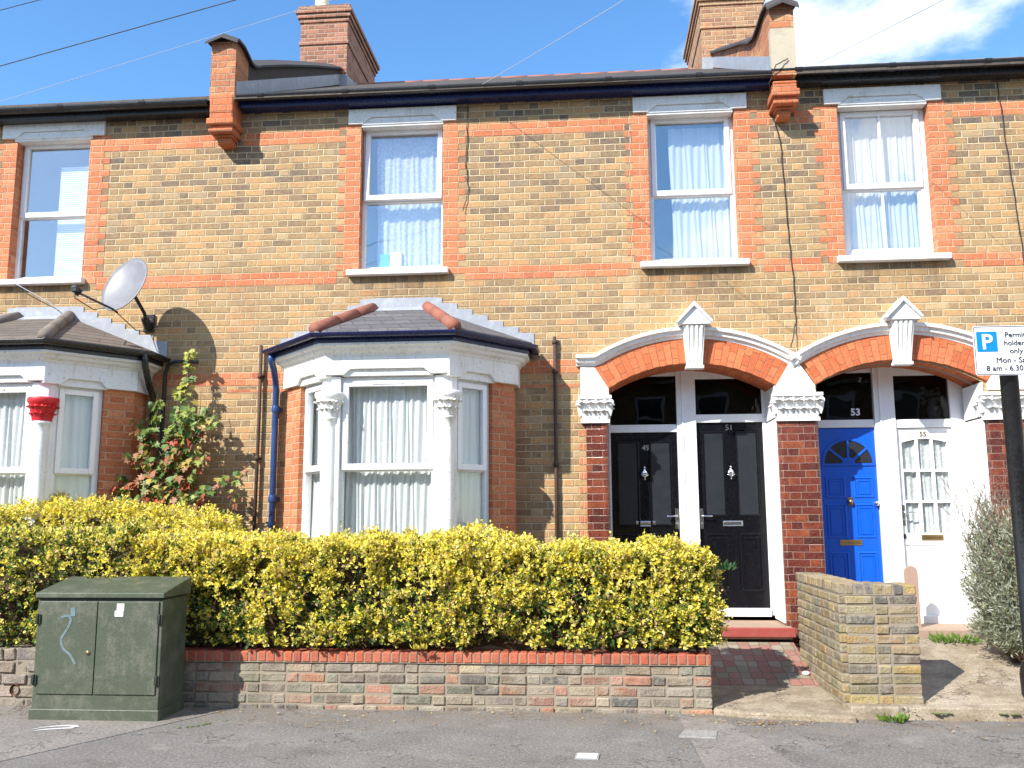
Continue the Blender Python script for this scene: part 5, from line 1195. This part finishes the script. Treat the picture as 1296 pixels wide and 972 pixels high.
def shrub():
    g=np.random.default_rng(31); t=thing('shrub','silvery grey green lavender like shrub with bare brown stalks beside the signpost','shrub',(3.85,-1.0,.3))
    tw=MB(); P=[];D=[];C=[];L=[]
    for i in range(330):
        a=g.uniform(0,6.28); up=g.random(); zt=.5+1.25*up; w_=.50*(1-.45*max(0,up-.55)/.45)
        ex=3.79+math.cos(a)*w_*g.uniform(.55,1.0); ey=-1.0+math.sin(a)*.42*g.uniform(.5,1); base=Vector((3.93+g.uniform(-.08,.12),-1.0+g.uniform(-.08,.08),.28)); e=Vector((ex,ey,zt)); m_=base.lerp(e,.5)+Vector((0,0,-.08))
        tw.tube([base,m_,e],[.010,.006,.003],4,cap=False)
        n=170
        for k_ in range(n):
            f=.5+.5*g.random(); q=base.lerp(e,f)+Vector(g.normal(0,.03,3)); P.append(q); dd=Vector(g.normal(0,.5,3))+(e-base).normalized()*.7; D.append(dd); L.append(g.uniform(.03,.06))
            c=np.array([(.36,.38,.28),(.29,.32,.22),(.45,.46,.36),(.25,.29,.15)][g.integers(0,4)]); C.append(c*g.uniform(.85,1.1))
    for i in range(70):     # flower stalks
        s=Vector((3.75+g.uniform(-.4,.3),-1.05+g.uniform(-.3,.2),1.45+g.uniform(-.3,.2))); e=s+Vector((g.uniform(-.28,.12),g.uniform(-.15,.1),g.uniform(.25,.60))); tw.tube([s,s.lerp(e,.5)+Vector((0,0,.02)),e],[.003,.0025,.002],4,cap=False)
        for k_ in range(12): f=.6+.4*g.random(); q=s.lerp(e,f); P.append(q+Vector(g.normal(0,.006,3))); D.append(Vector(g.normal(0,.6,3))+(e-s)); L.append(.018); C.append(np.array((.36,.27,.22))*g.uniform(.7,1.3))
    tw.build('stems','twig',t); L=np.array(L); leaves('foliage',np.array(P),np.array(D),g.normal(0,1,(len(P),3)),L,L*.22,np.array(C),t)
shrub()
def tuft(name,label,c,r,n,col,L,cat='weed',seed=0,group=None,flat=.6):
    g=np.random.default_rng(seed); a=g.random(n)*6.28; rr=r*np.sqrt(g.random(n)); P=np.c_[c[0]+rr*np.cos(a),c[1]+rr*np.sin(a)*.7,np.full(n,c[2])]
    D=np.c_[np.cos(a)*flat,np.sin(a)*flat,.5+g.random(n)]+g.normal(0,.3,(n,3)); Ls=L*g.uniform(.5,1.2,n)
    o=leaves(name,P,D,g.normal(0,1,(n,3)),Ls,Ls*.35,np.array(col)*g.uniform(.7,1.2,(n,1)),None); return tag(o,label,cat,group)
tuft('weed','small bright green weed at the foot of the brick pier on the pavement',(2.30,-2.12,0.0),.10,70,(.16,.26,.04),.07,seed=1)
tuft('weed','green weeds along the step below the white front door',(3.45,-.38,.375),.22,160,(.14,.24,.04),.08,seed=2)
tuft('weed','dark leafy sprig sticking out of the right end of the golden hedge',(1.13,-1.7,1.12),.06,40,(.04,.10,.03),.09,seed=3)
tuft('weed','yellow green trailing shoots hanging over the red coping below the hedge middle',(-1.42,-2.04,.50),.06,50,(.55,.46,.07),.05,seed=4,flat=.3)
sh=MB(); rg=random.Random(8)
mo=tuft('moss','strip of moss in the joint between pavement and right hand kerb',(3.1,-2.075,.02),.2,10,(.08,.11,.03),.02,cat='moss',seed=6)
def blob_strip(name,label,pts,wd,mat,z,cat):
    g=random.Random(len(label)); mb=MB(); 
    for i in range(len(pts)-1):
        a=Vector(pts[i]);b=Vector(pts[i+1])
        for k_ in range(14):
            q=a.lerp(b,g.random()); r_=g.uniform(.3,1)*wd; mb.ball((q.x+g.uniform(-wd,wd),q.y+g.uniform(-wd,wd),z),(r_,r_*.8,r_*.28),5)
    return tag(mb.build(name,mat),label,cat)
M['mossm']=paint('moss',(.10,.13,.035),1,.5,(.06,.07,.03),40,.8)
blob_strip('moss','mossy green line in the pavement joint right of the green cabinet',[(-3.12,-2.72),(-2.86,-2.42)],.02,'mossm',.004,'moss')
blob_strip('moss','clump of moss on the kerb face at the lower right',[(2.62,-2.068),(2.76,-2.068)],.022,'mossm',.055,'moss')
blob_strip('moss','moss on the kerb face right beside the signpost',[(3.05,-2.068),(3.3,-2.068)],.022,'mossm',.055,'moss')
# litter leaves: countless scraps
g=np.random.default_rng(77); n=420
xs=np.concatenate([g.normal(1.35,.22,120),g.uniform(-3.4,3.2,200),g.normal(-2.0,.25,60),g.uniform(2.3,3.4,40)]); ys=np.concatenate([g.normal(-2.27,.05,120),-2.02-g.exponential(.35,200),g.normal(-2.55,.12,60),g.normal(-1.2,.4,40)])
zs=np.where(ys>-1.93,.10+(ys+1.93)*.18+.01,.012)
D=np.c_[g.normal(0,1,n),g.normal(0,1,n),g.normal(0,.15,n)]; Ls=g.uniform(.012,.035,n)
cols=np.array([(.40,.22,.10),(.32,.18,.09),(.46,.34,.18),(.5,.42,.15)])[g.integers(0,4,n)]
struct(leaves('leaf_litter',np.c_[xs,ys,zs],D,np.c_[g.normal(0,.3,n),g.normal(0,.3,n),np.ones(n)],Ls,Ls*.6,cols,None),'stuff')
# covers and small marks on the pavement
cv=thing('access_cover','grey metal chequered access cover set in the pavement near the threshold','manhole cover',(.74,-2.66,0))
MB().slab([(.60,-2.76),(.86,-2.80),(.90,-2.58),(.66,-2.55)],.0,.014).build('cover','covermetal',cv,bev=.003)
mb=MB()
for i in range(5):
    for j in range(4): 
        x_=.65+i*.045+j*.006; y_=-2.75+j*.05; mb.box(x_,x_+.026,y_,y_+.02,.012,.017)
mb.build('cover_tread','covermetal',cv)
cv=thing('stopcock_cover','small white painted stopcock cover in the dark asphalt at the bottom edge','cover',(-.05,-3.33,0))
MB().slab([(-.12,-3.38),(.01,-3.385),(.02,-3.27),(-.11,-3.27)],.0,.010).build('cover','paper',cv); MB().slab([(-.135,-3.395),(.022,-3.40),(.032,-3.257),(-.125,-3.255)],.0,.007).build('cover_frame','galv',cv)
tag(MB().ball((1.93,-.88,.155),(.035,.03,.02),7).build('stone','paper'),'small white stone at the foot of the dividing wall on the tiled path','stone')
pst=thing('wooden_post','short round topped weathered wooden board standing by the white door behind the brick pier','post',(3.15,.2,.4))
MB().prism([(3.18,.40),(3.31,.40),(3.31,1.00)]+[(3.245+.065*math.cos(R(a)),1.0+.065*math.sin(R(a))) for a in range(15,180,15)]+[(3.18,1.00)],.10,.13).build('board','wood',pst,bev=.004)
gm=MB(); rg=random.Random(3)
c_=smooth([(-4.22,-2.83),(-4.14,-2.74),(-4.0,-2.70),(-3.92,-2.76),(-4.04,-2.80),(-4.16,-2.86),(-4.20,-2.95)])
vs=[];fs=[]
for i,p_ in enumerate(c_): vs+=[(p_[0]-.004,p_[1]-.022,.007),(p_[0]+.012,p_[1]+.022,.007)]
fs=[(i*2,i*2+1,i*2+3,i*2+2) for i in range(len(c_)-1)]
M['chalk']=paint('chalk_mark',(.62,.61,.60),1,.8,(.2,.18,.16),60,.0)
tag(gm.add(vs,fs).build('chalk_mark','chalk'),'looping whitish scribble on the pavement in front of the green cabinet','pavement marking')

# the terrace on the other side of the road, behind the viewer (seen as dark reflections in glass and gloss paint)
op=thing('terraced_house','brick terrace across the road behind the viewer, seen only as dark reflections in glass','house',(0,-23,-.12))
MB().box(-34,34,-30,-21.5,-.13,6.4).build('wall','stock',op)
MB().prism([(-30.4,6.2),(-21.1,6.2),(-25.7,8.8)],-34,34,Matrix(((0,1,0,0),(1,0,0,0),(0,0,1,0),(0,0,0,1)))).build('roof','rooftile',op)
for i in range(-7,8):
    xx=i*4.4
    for a,zz in ((0,4.1),(2.2,4.1),(0,.9)):
        wn_=MB().frame(xx+a-.55,xx+a+.55,zz,zz+1.75,.09,-21.5,-21.44).box(xx+a-.46,xx+a+.46,-21.49,-21.45,zz+.84,zz+.91).build('window','upvc',op)
        MB().box(xx+a-.46,xx+a+.46,-21.495,-21.48,zz+.09,zz+1.66).build('pane','darkglass2',wn_)
    MB().box(xx+1.75,xx+2.65,-21.5,-21.46,0,2.1).build('door','navy',op)
